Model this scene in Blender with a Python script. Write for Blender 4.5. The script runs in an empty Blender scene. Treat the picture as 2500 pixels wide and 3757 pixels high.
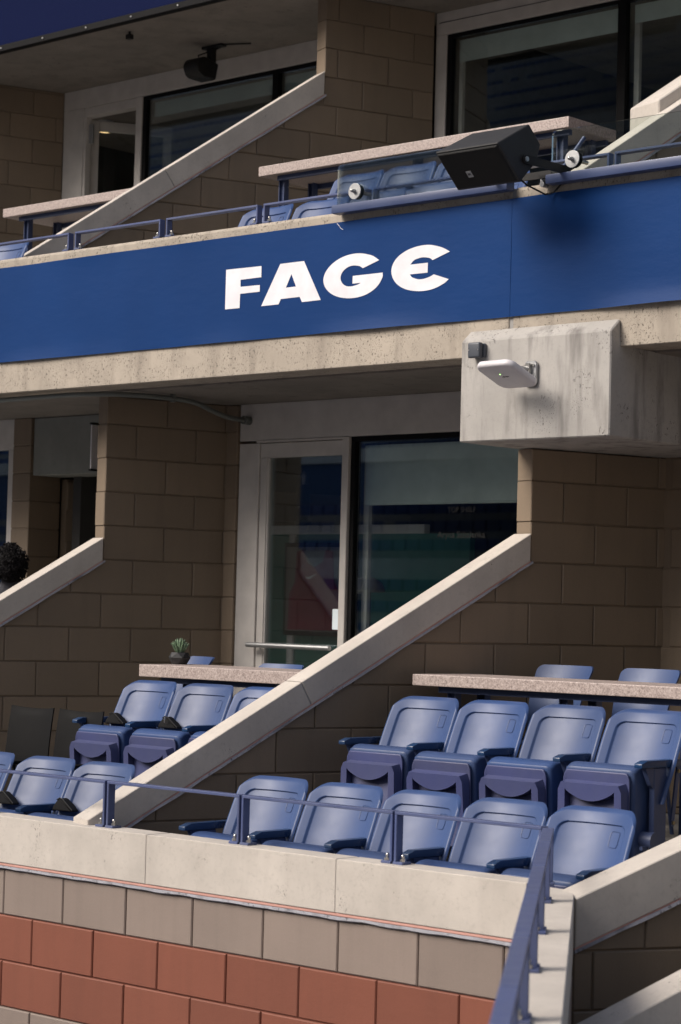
import bpy, bmesh, math, random
from mathutils import Vector, Matrix, noise
random.seed(7)
K = 1.2            # metres per modelling unit: every mesh vertex and location below goes through it
sc = bpy.context.scene
COL = sc.collection

# ------------------------------------------------------------------ camera, world, sun, exposure
cam = bpy.data.cameras.new('camera'); camo = bpy.data.objects.new('camera', cam); COL.objects.link(camo)
right, up, fwd = Vector((.7380, .6744, .0258)), Vector((.0118, -.0512, .9986)), Vector((-.6744, .7366, .0456))
m = Matrix((right, up, -fwd)).transposed().to_4x4(); camo.matrix_world = m
cam.sensor_fit = 'HORIZONTAL'; cam.sensor_width = 24; cam.lens = 77.76
cam.clip_start = .1; cam.clip_end = 600
cam.dof.use_dof = True; cam.dof.focus_distance = 12.3 * 1.02; cam.dof.aperture_fstop = 4.0
sc.camera = camo

SUN_EL, SUN_AZ = math.radians(40), math.radians(211)   # azimuth measured from +Y towards +X
w = bpy.data.worlds.new('World'); sc.world = w; w.use_nodes = True
nt = w.node_tree; nt.nodes.clear()
sky = nt.nodes.new('ShaderNodeTexSky'); sky.sky_type = 'NISHITA'; sky.sun_disc = False
sky.sun_elevation = SUN_EL; sky.sun_rotation = SUN_AZ; sky.dust_density = 5.0; sky.air_density = 1.0; sky.ozone_density = .4
bg = nt.nodes.new('ShaderNodeBackground'); bg.inputs[1].default_value = .095
wo = nt.nodes.new('ShaderNodeOutputWorld'); nt.links.new(sky.outputs[0], bg.inputs[0]); nt.links.new(bg.outputs[0], wo.inputs[0])
sun = bpy.data.lights.new('sun', 'SUN'); sun.energy = 2.7; sun.angle = math.radians(32); sun.color = (1, .945, .885)
suno = bpy.data.objects.new('sun', sun); COL.objects.link(suno)
sd = Vector((math.sin(SUN_AZ) * math.cos(SUN_EL), math.cos(SUN_AZ) * math.cos(SUN_EL), math.sin(SUN_EL)))
suno.rotation_euler = sd.to_track_quat('Z', 'Y').to_euler(); suno.location = sd * 40
sc.view_settings.view_transform = 'Standard'; sc.view_settings.look = 'None'
sc.view_settings.gamma = 1; sc.view_settings.exposure = 0.30

# ------------------------------------------------------------------ materials
def S(r, g, b):      # 0-255 sRGB to linear
    return tuple(((c/255)/12.92 if c/255 <= .04045 else ((c/255+.055)/1.055)**2.4) for c in (r, g, b))
class NT:
    def __init__(s, name):
        s.m = bpy.data.materials.new(name); s.m.use_nodes = True; s.t = s.m.node_tree; s.b = s.t.nodes['Principled BSDF']
        s.tc = s.n('ShaderNodeTexCoord')
    def n(s, ty, **k):
        a = s.t.nodes.new(ty)
        for q, v in k.items(): setattr(a, q, v)
        return a
    def l(s, a, b): s.t.links.new(a, b)
    def noise(s, scale, detail=4, rough=.55, vec=(1, 1, 1)):
        mp = s.n('ShaderNodeMapping'); mp.inputs['Scale'].default_value = vec; s.l(s.tc.outputs['Object'], mp.inputs[0])
        a = s.n('ShaderNodeTexNoise'); a.inputs['Scale'].default_value = scale; a.inputs['Detail'].default_value = detail
        a.inputs['Roughness'].default_value = rough; s.l(mp.outputs[0], a.inputs['Vector']); return a.outputs[0]
    def vor(s, scale, vec=(1, 1, 1)):
        mp = s.n('ShaderNodeMapping'); mp.inputs['Scale'].default_value = vec; s.l(s.tc.outputs['Object'], mp.inputs[0])
        a = s.n('ShaderNodeTexVoronoi'); a.inputs['Scale'].default_value = scale; s.l(mp.outputs[0], a.inputs['Vector']); return a.outputs['Distance']
    def ramp(s, src, pts):
        a = s.n('ShaderNodeValToRGB'); e = a.color_ramp.elements
        e[0].position, e[0].color = pts[0][0], (*pts[0][1], 1) if isinstance(pts[0][1], tuple) else (pts[0][1],)*3+(1,)
        e[1].position, e[1].color = pts[-1][0], (*pts[-1][1], 1) if isinstance(pts[-1][1], tuple) else (pts[-1][1],)*3+(1,)
        for p, c in pts[1:-1]:
            x = e.new(p); x.color = (*c, 1) if isinstance(c, tuple) else (c, c, c, 1)
        s.l(src, a.inputs[0]); return a.outputs[0]
    def mix(s, fac, a, b, mode='MIX'):
        x = s.n('ShaderNodeMix', data_type='RGBA', blend_type=mode)
        for i, v in ((0, fac), (6, a), (7, b)):
            if hasattr(v, 'links'): s.l(v, x.inputs[i])
            else: x.inputs[i].default_value = v if i == 0 else (*v, 1)
        return x.outputs[2]
    def math(s, op, a, b=0.0):
        x = s.n('ShaderNodeMath', operation=op)
        for i, v in ((0, a), (1, b)):
            if hasattr(v, 'links'): s.l(v, x.inputs[i])
            else: x.inputs[i].default_value = v
        return x.outputs[0]
    def bump(s, h, strength=.3, dist=.01, prev=None):
        b = s.n('ShaderNodeBump'); b.inputs['Strength'].default_value = strength; b.inputs['Distance'].default_value = dist
        s.l(h, b.inputs['Height'])
        if prev is not None: s.l(prev, b.inputs['Normal'])
        return b.outputs[0]
    def out(s, col=None, rough=None, nrm=None, **k):
        if col is not None:
            if hasattr(col, 'links'): s.l(col, s.b.inputs['Base Color'])
            else: s.b.inputs['Base Color'].default_value = (*col, 1)
        if rough is not None:
            if hasattr(rough, 'links'): s.l(rough, s.b.inputs['Roughness'])
            else: s.b.inputs['Roughness'].default_value = rough
        if nrm is not None: s.l(nrm, s.b.inputs['Normal'])
        for q, v in k.items(): s.b.inputs[q.replace('_', ' ')].default_value = v
        return s.m

def painted_block(name, c):
    t = NT(name)
    big = t.noise(1.3, 3); fine = t.noise(160, 3, .7); mid = t.noise(22, 5)
    oi = t.n('ShaderNodeObjectInfo')
    col = t.mix(t.ramp(big, [(.3, 0.), (.7, 1.)]), tuple(x*.90 for x in c), tuple(x*1.07 for x in c))
    rnd = t.math('ADD', t.math('MULTIPLY', oi.outputs['Random'], .20), .90)
    sk = t.math('MULTIPLY', t.ramp(t.noise(5, 5, .6, (2, 2, .22)), [(.48, 0.), (.72, 1.)]), .32)
    col = t.mix(sk, col, tuple(x*.70 for x in c))
    gr = t.math('MULTIPLY', t.ramp(t.noise(120, 3, .75), [(.45, 0.), (.62, 1.)]), .22)
    col = t.mix(gr, col, tuple(x*1.22 for x in c))
    hv = t.n('ShaderNodeHueSaturation'); t.l(col, hv.inputs['Color']); t.l(rnd, hv.inputs['Value'])
    pits = t.ramp(t.vor(62), [(.05, 0.), (.11, 1.)])
    msk = t.ramp(t.noise(9, 2), [(.50, 1.), (.60, 0.)])
    pits2 = t.math('MAXIMUM', pits, msk)
    col2 = t.mix(pits2, tuple(x*.55 for x in c), hv.outputs[0])
    h = t.math('ADD', t.math('MULTIPLY', fine, .5), mid)
    n = t.bump(h, .28, .004); n = t.bump(pits2, .5, .004, n)
    return t.out(col2, .62, n)
def concrete(name, c, dark=.55, pitscale=34, pitmask=.52, streak=.5, pitr=.16, rough=.85):
    t = NT(name)
    a = t.noise(2.2, 6, .6); b = t.noise(3.0, 5, .6, (2.2, 2.2, .35)); f = t.noise(90, 3, .7)
    col = t.mix(t.ramp(a, [(.32, 0.), (.68, 1.)]), tuple(x*.84 for x in c), tuple(x*1.10 for x in c))
    st = t.math('MULTIPLY', t.ramp(b, [(.50, 0.), (.70, 1.)]), streak)
    col = t.mix(st, col, tuple(x*dark*(1 if i else 1.02) for i, x in enumerate(c)))
    sp = t.math('MULTIPLY', t.ramp(t.noise(38, 4, .7), [(.52, 0.), (.75, 1.)]), .35)
    col = t.mix(sp, col, tuple(x*.62 for x in c))
    pits = t.ramp(t.noise(pitscale, 2, .5, (1, 1, .7)), [(.645-pitr*.25, 1.), (.685-pitr*.25, 0.)])
    pit2 = t.ramp(t.noise(pitscale*2.6, 2, .5, (1, 1, .8)), [(.655-pitr*.2, 1.), (.685-pitr*.2, 0.)])
    msk = t.ramp(t.noise(5, 3), [(pitmask-.04, 1.), (pitmask+.08, 0.)])
    p = t.math('MAXIMUM', t.math('MINIMUM', pits, pit2), msk)
    col = t.mix(p, tuple(x*.40 for x in c), col)
    n = t.bump(f, .25, .003); n = t.bump(p, .7, .006, n)
    return t.out(col, rough, n)
def plastic(name, c, rough=.34, var=.06, spec=.5, dust=0):
    t = NT(name)
    a = t.noise(4, 4); g = t.noise(300, 2, .6)
    col = t.mix(t.ramp(a, [(.3, 0.), (.7, 1.)]), tuple(x*(1-var) for x in c), tuple(x*(1+var) for x in c))
    oi = t.n('ShaderNodeObjectInfo'); hv = t.n('ShaderNodeHueSaturation')
    t.l(col, hv.inputs['Color']); t.l(t.math('ADD', t.math('MULTIPLY', oi.outputs['Random'], .16), .92), hv.inputs['Value'])
    t.l(t.math('ADD', t.math('MULTIPLY', oi.outputs['Random'], .12), .90), hv.inputs['Saturation']); col = hv.outputs[0]
    if dust:
        d1 = t.math('MULTIPLY', t.ramp(t.noise(7, 6, .65, (1, 1, .5)), [(.45, 0.), (.75, 1.)]), .28*dust)
        col = t.mix(d1, col, (.20, .21, .24))
        d2 = t.math('MULTIPLY', t.ramp(t.noise(46, 4, .8, (1, 1, 4)), [(.66, 0.), (.72, 1.)]), .30*dust)
        col = t.mix(d2, col, (.24, .25, .28))
    r = t.math('ADD', t.math('MULTIPLY', t.noise(9, 5), .26), rough-.12)
    return t.out(col, r, t.bump(g, .12, .0012), Specular_IOR_Level=spec)
def simple(name, c, rough=.5, metal=0., bump=.0, bs=60, spec=.5):
    t = NT(name); a = t.noise(6, 4)
    col = t.mix(t.ramp(a, [(.3, 0.), (.7, 1.)]), tuple(x*.9 for x in c), tuple(min(1, x*1.08) for x in c))
    n = t.bump(t.noise(bs, 3, .7), bump, .003) if bump else None
    return t.out(col, rough, n, Metallic=metal, Specular_IOR_Level=spec)
def glass(name, tint, gloss=.0, boost=1.0, haze=None):
    m = bpy.data.materials.new(name); m.use_nodes = True; t = m.node_tree; t.nodes.clear()
    tr = t.nodes.new('ShaderNodeBsdfTransparent'); tr.inputs[0].default_value = (*tint, 1)
    gl = t.nodes.new('ShaderNodeBsdfGlossy'); gl.inputs['Roughness'].default_value = gloss; gl.inputs[0].default_value = (.92, .96, 1, 1)
    fr = t.nodes.new('ShaderNodeFresnel'); fr.inputs[0].default_value = 1.5
    mu = t.nodes.new('ShaderNodeMath'); mu.operation = 'MULTIPLY'; mu.inputs[1].default_value = boost; mu.use_clamp = True
    mx = t.nodes.new('ShaderNodeMixShader'); o = t.nodes.new('ShaderNodeOutputMaterial')
    t.links.new(fr.outputs[0], mu.inputs[0]); t.links.new(mu.outputs[0], mx.inputs[0]); t.links.new(tr.outputs[0], mx.inputs[1]); t.links.new(gl.outputs[0], mx.inputs[2])
    t.links.new(mx.outputs[0], o.inputs[0]); return m
def emit(name, c, s):
    m = bpy.data.materials.new(name); m.use_nodes = True; b = m.node_tree.nodes['Principled BSDF']
    b.inputs['Base Color'].default_value = (*c, 1); b.inputs['Emission Color'].default_value = (*c, 1); b.inputs['Emission Strength'].default_value = s
    return m
M = {}
M['cmu'] = painted_block('tan_brown_block_paint', (.205, .155, .108))
M['cmu_grey'] = painted_block('taupe_block_paint', (.238, .188, .160))
M['cmu_red'] = painted_block('brick_red_block_paint', (.195, .062, .036))
M['cast'] = concrete('precast_concrete', (.53, .485, .435), .78, 75, .62, .34, .0)
M['fascia'] = concrete('weathered_fascia_concrete', (.43, .375, .31), .55, 70, .44, .6, .10)
M['haunch'] = concrete('streaked_grey_concrete', (.42, .40, .375), .42, 60, .56, 1.0, .04)
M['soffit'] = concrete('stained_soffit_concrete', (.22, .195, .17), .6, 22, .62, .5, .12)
M['floor'] = concrete('floor_concrete', (.26, .25, .235), .7, 30, .6, .3, .12)
M['pink'] = simple('pink_sealant', (.56, .30, .25), .7, 0, .3)
M['lead'] = concrete('grey_lead_flashing', (.34, .34, .38), .30, 60, .50, .8, .1, .5)
M['seat'] = plastic('blue_seat_plastic', (.031, .064, .175), .40, .10, .38, .25)
M['pan'] = plastic('violet_blue_seat_pan_plastic', (.050, .060, .155), .44, .08, .5, .3)
M['arm'] = plastic('navy_armrest_plastic', (.012, .040, .110), .30)
M['frame'] = plastic('blue_painted_steel', (.045, .066, .150), .38)
M['rail'] = plastic('slate_blue_rail_paint', (.070, .092, .205), .38, .08, .5, .5)
M['steel'] = simple('stainless_steel', (.55, .54, .52), .28, 1)
M['brass'] = simple('dull_brass_bolt', (.35, .28, .16), .45, .6)
M['galv'] = simple('cast_grey_metal', (.42, .43, .44), .42, .8, .2)
M['black'] = plastic('black_plastic', (.012, .0115, .0115), .55, .06, .35)
M['bag'] = simple('black_padded_fabric', (.006, .006, .007), .8, 0, .6, 200, .2)
M['grille'] = simple('black_speaker_grille', (.008, .008, .008), .6, 0, .5, 300)
M['white'] = simple('white_plastic', (.66, .64, .66), .4)
M['alu'] = simple('putty_window_frame_paint', (.56, .53, .50), .45)
M['gasket'] = simple('black_gasket', (.006, .006, .007), .7, 0, 0, 60, .15)
M['shade'] = simple('grey_green_roller_shade', (.60, .66, .64), .85, 0, .3, 400)
M['bulk'] = concrete('grey_green_bulkhead', (.24, .245, .225), .8, 30, .7, .3, .1)
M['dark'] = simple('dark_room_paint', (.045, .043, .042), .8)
M['teal'] = simple('dark_teal_wall', (.025, .15, .125), .7)
M['dkwhite'] = simple('off_white_trim', (.6, .6, .62), .6)
M['maroon'] = simple('maroon_jersey_fabric', (.24, .02, .06), .8)
M['mat'] = simple('grey_mount_board', (.22, .21, .21), .8)
M['paper'] = simple('white_paper', (.75, .85, .9), .6)
M['winglass'] = glass('window_glass', (.92, .95, .94), 0, .60)
M['railglass'] = glass('railing_glass', (.92, .955, .94), 0, .6)
M['conduit'] = simple('grey_green_conduit', (.13, .14, .13), .5)
M['jbox'] = plastic('slate_junction_box', (.07, .08, .10), .4)
M['darkchair'] = plastic('dark_chair_plastic', (.006, .006, .0065), .62, .06, .15)
M['speaker'] = plastic('speaker_cabinet_paint', (.026, .0255, .026), .55, .1, .4)
M['lamp'] = emit('warm_ceiling_lamp', (1.0, .66, .30), 2.2)
M['led'] = emit('green_status_light', (.5, 1, .3), 2.0)
M['pot'] = simple('charcoal_pot', (.02, .02, .022), .6)
M['leaf'] = simple('grey_green_succulent', (.13, .20, .12), .5)
M['hair'] = simple('black_hair', (.007, .006, .007), .65, 0, 0, 60, .2)
M['skin'] = simple('brown_skin', (.22, .11, .07), .5)
M['shirt'] = simple('dark_shirt', (.03, .03, .04), .8)
M['letter'] = simple('white_vinyl', (.80, .79, .83), .5)
M['joint'] = simple('grey_joint_filler', (.32, .31, .30), .85, 0, .3)
def granite():
    t = NT('pinkish_granite')
    a = t.ramp(t.noise(95, 4, .75), [(.30, (.12, .10, .10)), (.45, (.36, .29, .265)), (.60, (.50, .42, .39)), (.75, (.62, .56, .53))])
    b = t.ramp(t.vor(150), [(.12, 0.), (.22, 1.)]); mk = t.ramp(t.noise(30, 2), [(.5, 1.), (.56, 0.)])
    col = t.mix(t.math('MAXIMUM', b, mk), (.12, .09, .09), a)
    return t.out(col, .45, t.bump(t.noise(120, 3), .1, .002))
M['granite'] = granite()
def banner():
    t = NT('royal_blue_banner_vinyl')
    a = t.noise(1.1, 3); cr = t.noise(5, 5, .6, (1, 1, 2.5))
    col = t.mix(t.ramp(a, [(.3, 0.), (.7, 1.)]), (.0058, .036, .140), (.0070, .042, .162))
    sc_ = t.ramp(t.noise(55, 3, .8, (1, 1, 6)), [(.76, 0.), (.80, 1.)])
    col = t.mix(t.math('MULTIPLY', sc_, .25), col, (.10, .15, .35))
    return t.out(col, .50, t.bump(cr, .10, .02), Specular_IOR_Level=.10)
M['banner'] = banner()
M['ground'] = concrete('dark_court_surface', (.06, .075, .11), .8)
def ledscreen():
    t = NT('unlit_led_screen')
    mp = t.n('ShaderNodeMapping'); t.l(t.tc.outputs['Object'], mp.inputs[0])
    wv = t.n('ShaderNodeTexWave', wave_type='BANDS', bands_direction='Z'); wv.inputs['Scale'].default_value = 22; wv.inputs['Distortion'].default_value = 1.2
    wv.inputs['Detail Scale'].default_value = 9; t.l(mp.outputs[0], wv.inputs['Vector'])
    col = t.mix(wv.outputs[1], (.007, .012, .042), (.015, .019, .062))
    return t.out(col, .9, t.bump(wv.outputs[1], .3, .003), Specular_IOR_Level=.0)
M['screen'] = ledscreen()

# ------------------------------------------------------------------ mesh helpers
class MB:
    def __init__(s): s.bm = bmesh.new()
    def box(s, a, b, bev=0, seg=1):
        vs = [s.bm.verts.new((x, y, z)) for x in (a[0], b[0]) for y in (a[1], b[1]) for z in (a[2], b[2])]
        f = [(0, 1, 3, 2), (4, 6, 7, 5), (0, 4, 5, 1), (2, 3, 7, 6), (0, 2, 6, 4), (1, 5, 7, 3)]
        fs = [s.bm.faces.new([vs[i] for i in q]) for q in f]
        if bev: s._bev(vs, bev, seg)
        return s
    def _bev(s, vs, bev, seg):
        vset = set(vs); es = {e for v in vs for e in v.link_edges if e.verts[0] in vset and e.verts[1] in vset}
        bmesh.ops.bevel(s.bm, geom=list(es), offset=bev, segments=seg, profile=.6, affect='EDGES')
    def hull8(s, pts, bev=0, seg=1):   # 8 points ordered like box (x,y,z nested)
        vs = [s.bm.verts.new(p) for p in pts]
        for q in [(0, 1, 3, 2), (4, 6, 7, 5), (0, 4, 5, 1), (2, 3, 7, 6), (0, 2, 6, 4), (1, 5, 7, 3)]: s.bm.faces.new([vs[i] for i in q])
        if bev: s._bev(vs, bev, seg)
        return s
    def prism(s, poly, fn, t0, t1, bev=0, seg=1):   # poly 2D; fn(u,v,t)->3D
        a = [s.bm.verts.new(fn(u, v, t0)) for u, v in poly]; b = [s.bm.verts.new(fn(u, v, t1)) for u, v in poly]
        n = len(poly); s.bm.faces.new(a); s.bm.faces.new(b[::-1])
        for i in range(n): s.bm.faces.new((a[(i+1) % n], a[i], b[i], b[(i+1) % n]))
        if bev: s._bev(a+b, bev, seg)
        return s
    def chamfer_prism(s, poly, fn, t0, t1, c):
        inn = inset(poly, c)
        if inn is None: return s.prism(poly, fn, t0, t1)
        sg = 1 if t1 > t0 else -1
        rings = [[s.bm.verts.new(fn(u, v, t)) for u, v in p] for p, t in ((inn, t0), (poly, t0+sg*c), (poly, t1-sg*c), (inn, t1))]
        n = len(poly); s.bm.faces.new(rings[0]); s.bm.faces.new(rings[3][::-1])
        for a, b in zip(rings, rings[1:]):
            for i in range(n): s.bm.faces.new((a[(i+1) % n], a[i], b[i], b[(i+1) % n]))
        return s
    def tube(s, path, r, n=10, cap=True, flat=None):
        path = [Vector(p) for p in path]; rings = []
        rr = r if isinstance(r, (list, tuple)) else [r]*len(path)
        prev = None
        for i, p in enumerate(path):
            d = (path[min(i+1, len(path)-1)] - path[max(i-1, 0)]).normalized()
            if prev is None: a = d.orthogonal().normalized()
            else: a = (prev - d*prev.dot(d)).normalized()
            prev = a; b = d.cross(a)
            rings.append([s.bm.verts.new(p + a*math.cos(2*math.pi*k/n)*rr[i] + b*math.sin(2*math.pi*k/n)*rr[i]) for k in range(n)])
        for a, b in zip(rings, rings[1:]):
            for k in range(n): s.bm.faces.new((a[k], a[(k+1) % n], b[(k+1) % n], b[k]))
        if cap: s.bm.faces.new(rings[0][::-1]); s.bm.faces.new(rings[-1])
        return s
    def sphere(s, c, r, seg=10):
        mt = Matrix.Translation(c) @ Matrix.Diagonal((*(r if isinstance(r, (tuple, list)) else (r, r, r)), 1))
        bmesh.ops.create_uvsphere(s.bm, u_segments=seg, v_segments=max(5, seg*2//3), radius=1, matrix=mt); return s
    def grid(s, fn, nu, nv):
        g = [[s.bm.verts.new(fn(i/nu, j/nv)) for j in range(nv+1)] for i in range(nu+1)]
        for i in range(nu):
            for j in range(nv): s.bm.faces.new((g[i][j], g[i+1][j], g[i+1][j+1], g[i][j+1]))
        return g
    def build(s, name, mat, parent=None, smooth=None, world=True):
        """world=True: vertices are in world units and get shifted into the parent's frame"""
        bmesh.ops.recalc_face_normals(s.bm, faces=s.bm.faces[:])
        off = Vector((0, 0, 0))
        if parent is not None and world: off = Vector(parent['_o'])
        for v in s.bm.verts: v.co = (v.co - off) * K
        me = bpy.data.meshes.new(name); s.bm.to_mesh(me); s.bm.free()
        me.materials.append(M[mat] if isinstance(mat, str) else mat)
        o = bpy.data.objects.new(name, me); COL.objects.link(o)
        if parent is not None: o.parent = parent
        o['_o'] = off[:] if parent is not None else (0., 0., 0.)
        if smooth is not None:
            me.polygons.foreach_set('use_smooth', [True]*len(me.polygons))
            if smooth < 180: me.set_sharp_from_angle(angle=math.radians(smooth))
        return o
def inset(poly, c):
    n = len(poly)
    area = sum(poly[i][0]*poly[(i+1) % n][1] - poly[(i+1) % n][0]*poly[i][1] for i in range(n))
    sg = 1 if area > 0 else -1
    if abs(area) < 8*c*c: return None
    L = []
    for i in range(n):
        (x0, y0), (x1, y1) = poly[i], poly[(i+1) % n]; l = math.hypot(x1-x0, y1-y0)
        if l < 1e-6: return None
        nx, ny = -(y1-y0)/l*sg, (x1-x0)/l*sg
        L.append((nx, ny, nx*x0+ny*y0 + c))
    out = []
    for i in range(n):
        a, b = L[i-1], L[i]; det = a[0]*b[1]-a[1]*b[0]
        if abs(det) < 1e-4: return None
        out.append(((a[2]*b[1]-a[1]*b[2])/det, (a[0]*b[2]-a[2]*b[0])/det))
    ar2 = sum(out[i][0]*out[(i+1) % n][1] - out[(i+1) % n][0]*out[i][1] for i in range(n))
    return out if ar2*area > 0 and abs(ar2) < abs(area) else None
def clip(poly, a, b, c):   # keep a*u+b*v<=c
    out = []
    for i in range(len(poly)):
        p, q = poly[i], poly[(i+1) % len(poly)]
        dp, dq = a*p[0]+b*p[1]-c, a*q[0]+b*q[1]-c
        if dp <= 0: out.append(p)
        if dp*dq < 0:
            t = dp/(dp-dq); out.append((p[0]+(q[0]-p[0])*t, p[1]+(q[1]-p[1])*t))
    res = []
    for p in out:
        if not res or math.hypot(p[0]-res[-1][0], p[1]-res[-1][1]) > 1e-4: res.append(p)
    if len(res) > 1 and math.hypot(res[0][0]-res[-1][0], res[0][1]-res[-1][1]) < 1e-4: res.pop()
    return res
def thing(name, label, cat, loc=(0, 0, 0), group=None, rotz=0):
    o = bpy.data.objects.new(name, None); COL.objects.link(o); o.empty_display_size = .05
    o.location = Vector(loc)*K; o.rotation_euler = (0, 0, rotz); o['_o'] = [float(c) for c in loc]
    o['label'] = label; o['category'] = cat
    if group: o['group'] = group
    return o
def tag(o, label, cat, group=None):
    o['label'] = label; o['category'] = cat
    if group: o['group'] = group
    return o
def recenter(o):      # single-mesh things get their origin at their own base
    me = o.data; n = len(me.vertices)
    xs = [v.co for v in me.vertices]; lo = Vector([min(v[i] for v in xs) for i in range(3)]); hi = Vector([max(v[i] for v in xs) for i in range(3)])
    c = Vector(((lo.x+hi.x)/2, (lo.y+hi.y)/2, lo.z)); me.transform(Matrix.Translation(-c)); o.location = c; return o
def struct(o): o['kind'] = 'structure'; return o
def copy_tree(o, parent=None, name=None):
    c = o.copy(); COL.objects.link(c)
    if parent is not None: c.parent = parent
    for ch in list(o.children):
        if 'extra' not in ch: copy_tree(ch, c)
    return c

# ------------------------------------------------------------------ ground, slabs, floors
B = MB(); B.box((-260, -260, -3.75), (260, 260, -3.6)); struct(B.build('ground', 'ground'))
SOF = 1.262; CEIL = 4.32; WY = 9.55; UY = 11.97
def slab(name, a, b, mat='soffit', bev=0):
    B = MB(); B.box(a, b, bev); return struct(B.build(name, mat))
slab('floor', (-16, 6.47, -1.75), (-2.6, 7.32, -1.437), 'floor')
slab('floor', (-16, 7.324, -1.75), (-2.6, 8.36, -1.08), 'floor')
slab('floor', (-16, 8.364, -1.75), (-2.6, 14.5, -.98), 'floor')
slab('floor', (-4.3, 2.5, -1.75), (2.5, 6.446, -1.42), 'floor')
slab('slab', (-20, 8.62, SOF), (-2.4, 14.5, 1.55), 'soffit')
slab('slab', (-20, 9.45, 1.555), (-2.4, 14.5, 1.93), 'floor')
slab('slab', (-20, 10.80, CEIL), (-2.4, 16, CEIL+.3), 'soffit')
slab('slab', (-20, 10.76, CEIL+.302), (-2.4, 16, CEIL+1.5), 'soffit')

# ------------------------------------------------------------------ block walls
BH = .2032; JG = .0028
def block_wall(T, fn, thick, zrows, spans, keep, matf, jit=.0014, chamfer=.0045, backcore=True):
    """zrows: list of (z0,z1,parity); spans(parity) -> list of (s0,s1); keep(poly, z0, z1) -> clipped polygon"""
    for z0, z1, par in zrows:
        for s0, s1 in spans(par):
            p = [(s0+JG, z0+JG), (s1-JG, z0+JG), (s1-JG, z1-JG), (s0+JG, z1-JG)]
            p = keep(p, z0, z1)
            if not p or len(p) < 3: continue
            ar = abs(sum(p[i][0]*p[(i+1) % len(p)][1]-p[(i+1) % len(p)][0]*p[i][1] for i in range(len(p))))/2
            if ar < .0012: continue
            j = random.uniform(-jit, jit)
            MB().chamfer_prism(p, lambda u, v, t: fn(u, v, t+j), 0, -thick, chamfer).build('block', matf(z0), T)
def dividing_wall(label, o, ang, thick, z0lat, slat, s_min, s_max, z_top, z_bot, slope, h, zc, joint_s, s_end, w_out=.012, group='sloped dividing walls between the suites', pier=True, join2=True):
    """o: front foot of the pier (x,y); slope dz/ds of the coping; zc: coping top z at s=0; h: vertical coping height"""
    d = Vector((math.sin(ang), math.cos(ang), 0)); n = Vector((d.y, -d.x, 0)); O = Vector((o[0], o[1], 0))
    fn = lambda s, z, t: O + d*s + n*t + Vector((0, 0, z))
    T = thing('dividing_wall', label, 'wall', (o[0], o[1], z_bot), group)
    zl = lambda s: zc - h + slope*s - .016       # underside line of the coping and flashing
    rows = []; k0 = math.floor((z_bot-z0lat)/BH); k1 = math.ceil((z_top-z0lat)/BH)
    for k in range(k0, k1): rows.append((max(z0lat+k*BH, z_bot), min(z0lat+(k+1)*BH, z_top), k % 2))
    def spans(par):
        out = []; i = -60
        s_lo = max(s_min, s_end); s = slat + (0 if par == 0 else 1)*BH + i*BH
        while s < s_max:
            a, b = max(s, s_lo), min(s+2*BH, s_max)
            if b-a > .02: out.append((a, b))
            s += 2*BH
        return out
    def keep(p, z0, z1):
        if (z0+z1)/2 > zl(0): return clip(p, -1, 0, 0.0) if pier else []
        q = clip(p, -slope, 1, zc-h-.016)
        if pier and z1 > zl(0)-.25: # blocks that straddle the foot of the pier keep their full height behind it
            r = clip(p, -1, 0, 0.0)
            if r and len(r) > 2 and min(x for x, _ in p) < 0 < max(x for x, _ in p): return q
            if min(x for x, _ in p) >= -.001: return p
        return q
    block_wall(T, fn, thick, rows, spans, keep, lambda z: 'cmu')
    # mortar core a little behind the faces
    core = []
    c = .0095; e = .008
    if pier: core = [(e, z_top-.002), (s_max, z_top-.002), (s_max, z_bot), (s_end, z_bot), (s_end, zl(s_end)-.002), (e, zl(e)-.002)]
    else: core = [(s_max, zl(s_max)-.002), (s_max, z_bot), (s_end, z_bot), (s_end, max(z_bot+.01, zl(s_end)-.002))]
    MB().prism(core, fn, -c, -thick+c).build('mortar', 'cmu', T)
    # coping in two stones
    top = lambda s: zc + slope*s
    ca = .0035
    nx, nz = math.cos(math.atan(slope)), math.sin(math.atan(slope))
    cuts = [s_end] + list(joint_s) + [-.004 if pier else s_max]
    for a, b in zip(cuts, cuts[1:]):
        ga = 0 if a == s_end else .003; gb = .003 if b in joint_s else 0
        sh = h*slope/(1+slope*slope)
        if b in joint_s: pb = [(b-gb, top(b-gb)), (b-gb+sh, top(b-gb+sh)-h)]
        else: pb = [(b, top(b)), (b, top(b)-h)]
        if a in joint_s: pa = [(a+ga+sh, top(a+ga+sh)-h), (a+ga, top(a+ga))]
        else: pa = [(a, top(a)-h), (a, top(a))]
        MB().chamfer_prism([pb[0], pb[1], pa[0], pa[1]], fn, w_out, -thick-w_out, ca).build('coping', 'cast', T)
    for a in joint_s:
        sh = h*slope/(1+slope*slope)
        MB().prism([(a-.003, top(a)-.004), (a+.003, top(a)-.002), (a+.003+sh, top(a+sh)-h+.002), (a-.003+sh, top(a+sh)-h+.002)], fn, w_out-.004, -thick-w_out+.004).build('joint_filler', 'joint', T)
    zu = lambda s: top(s)-h
    s1 = 0 if pier else s_max
    MB().prism([(s_end, zu(s_end)+.001), (s1, zu(s1)+.001), (s1, zu(s1)-.008), (s_end, zu(s_end)-.008)], fn, .009, -thick-.004).build('sealant_strip', 'pink', T)
    # lead flashing: lapped wavy strip
    Bm = MB(); N = 60; L = s1+.012-s_end
    ring = []
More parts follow.
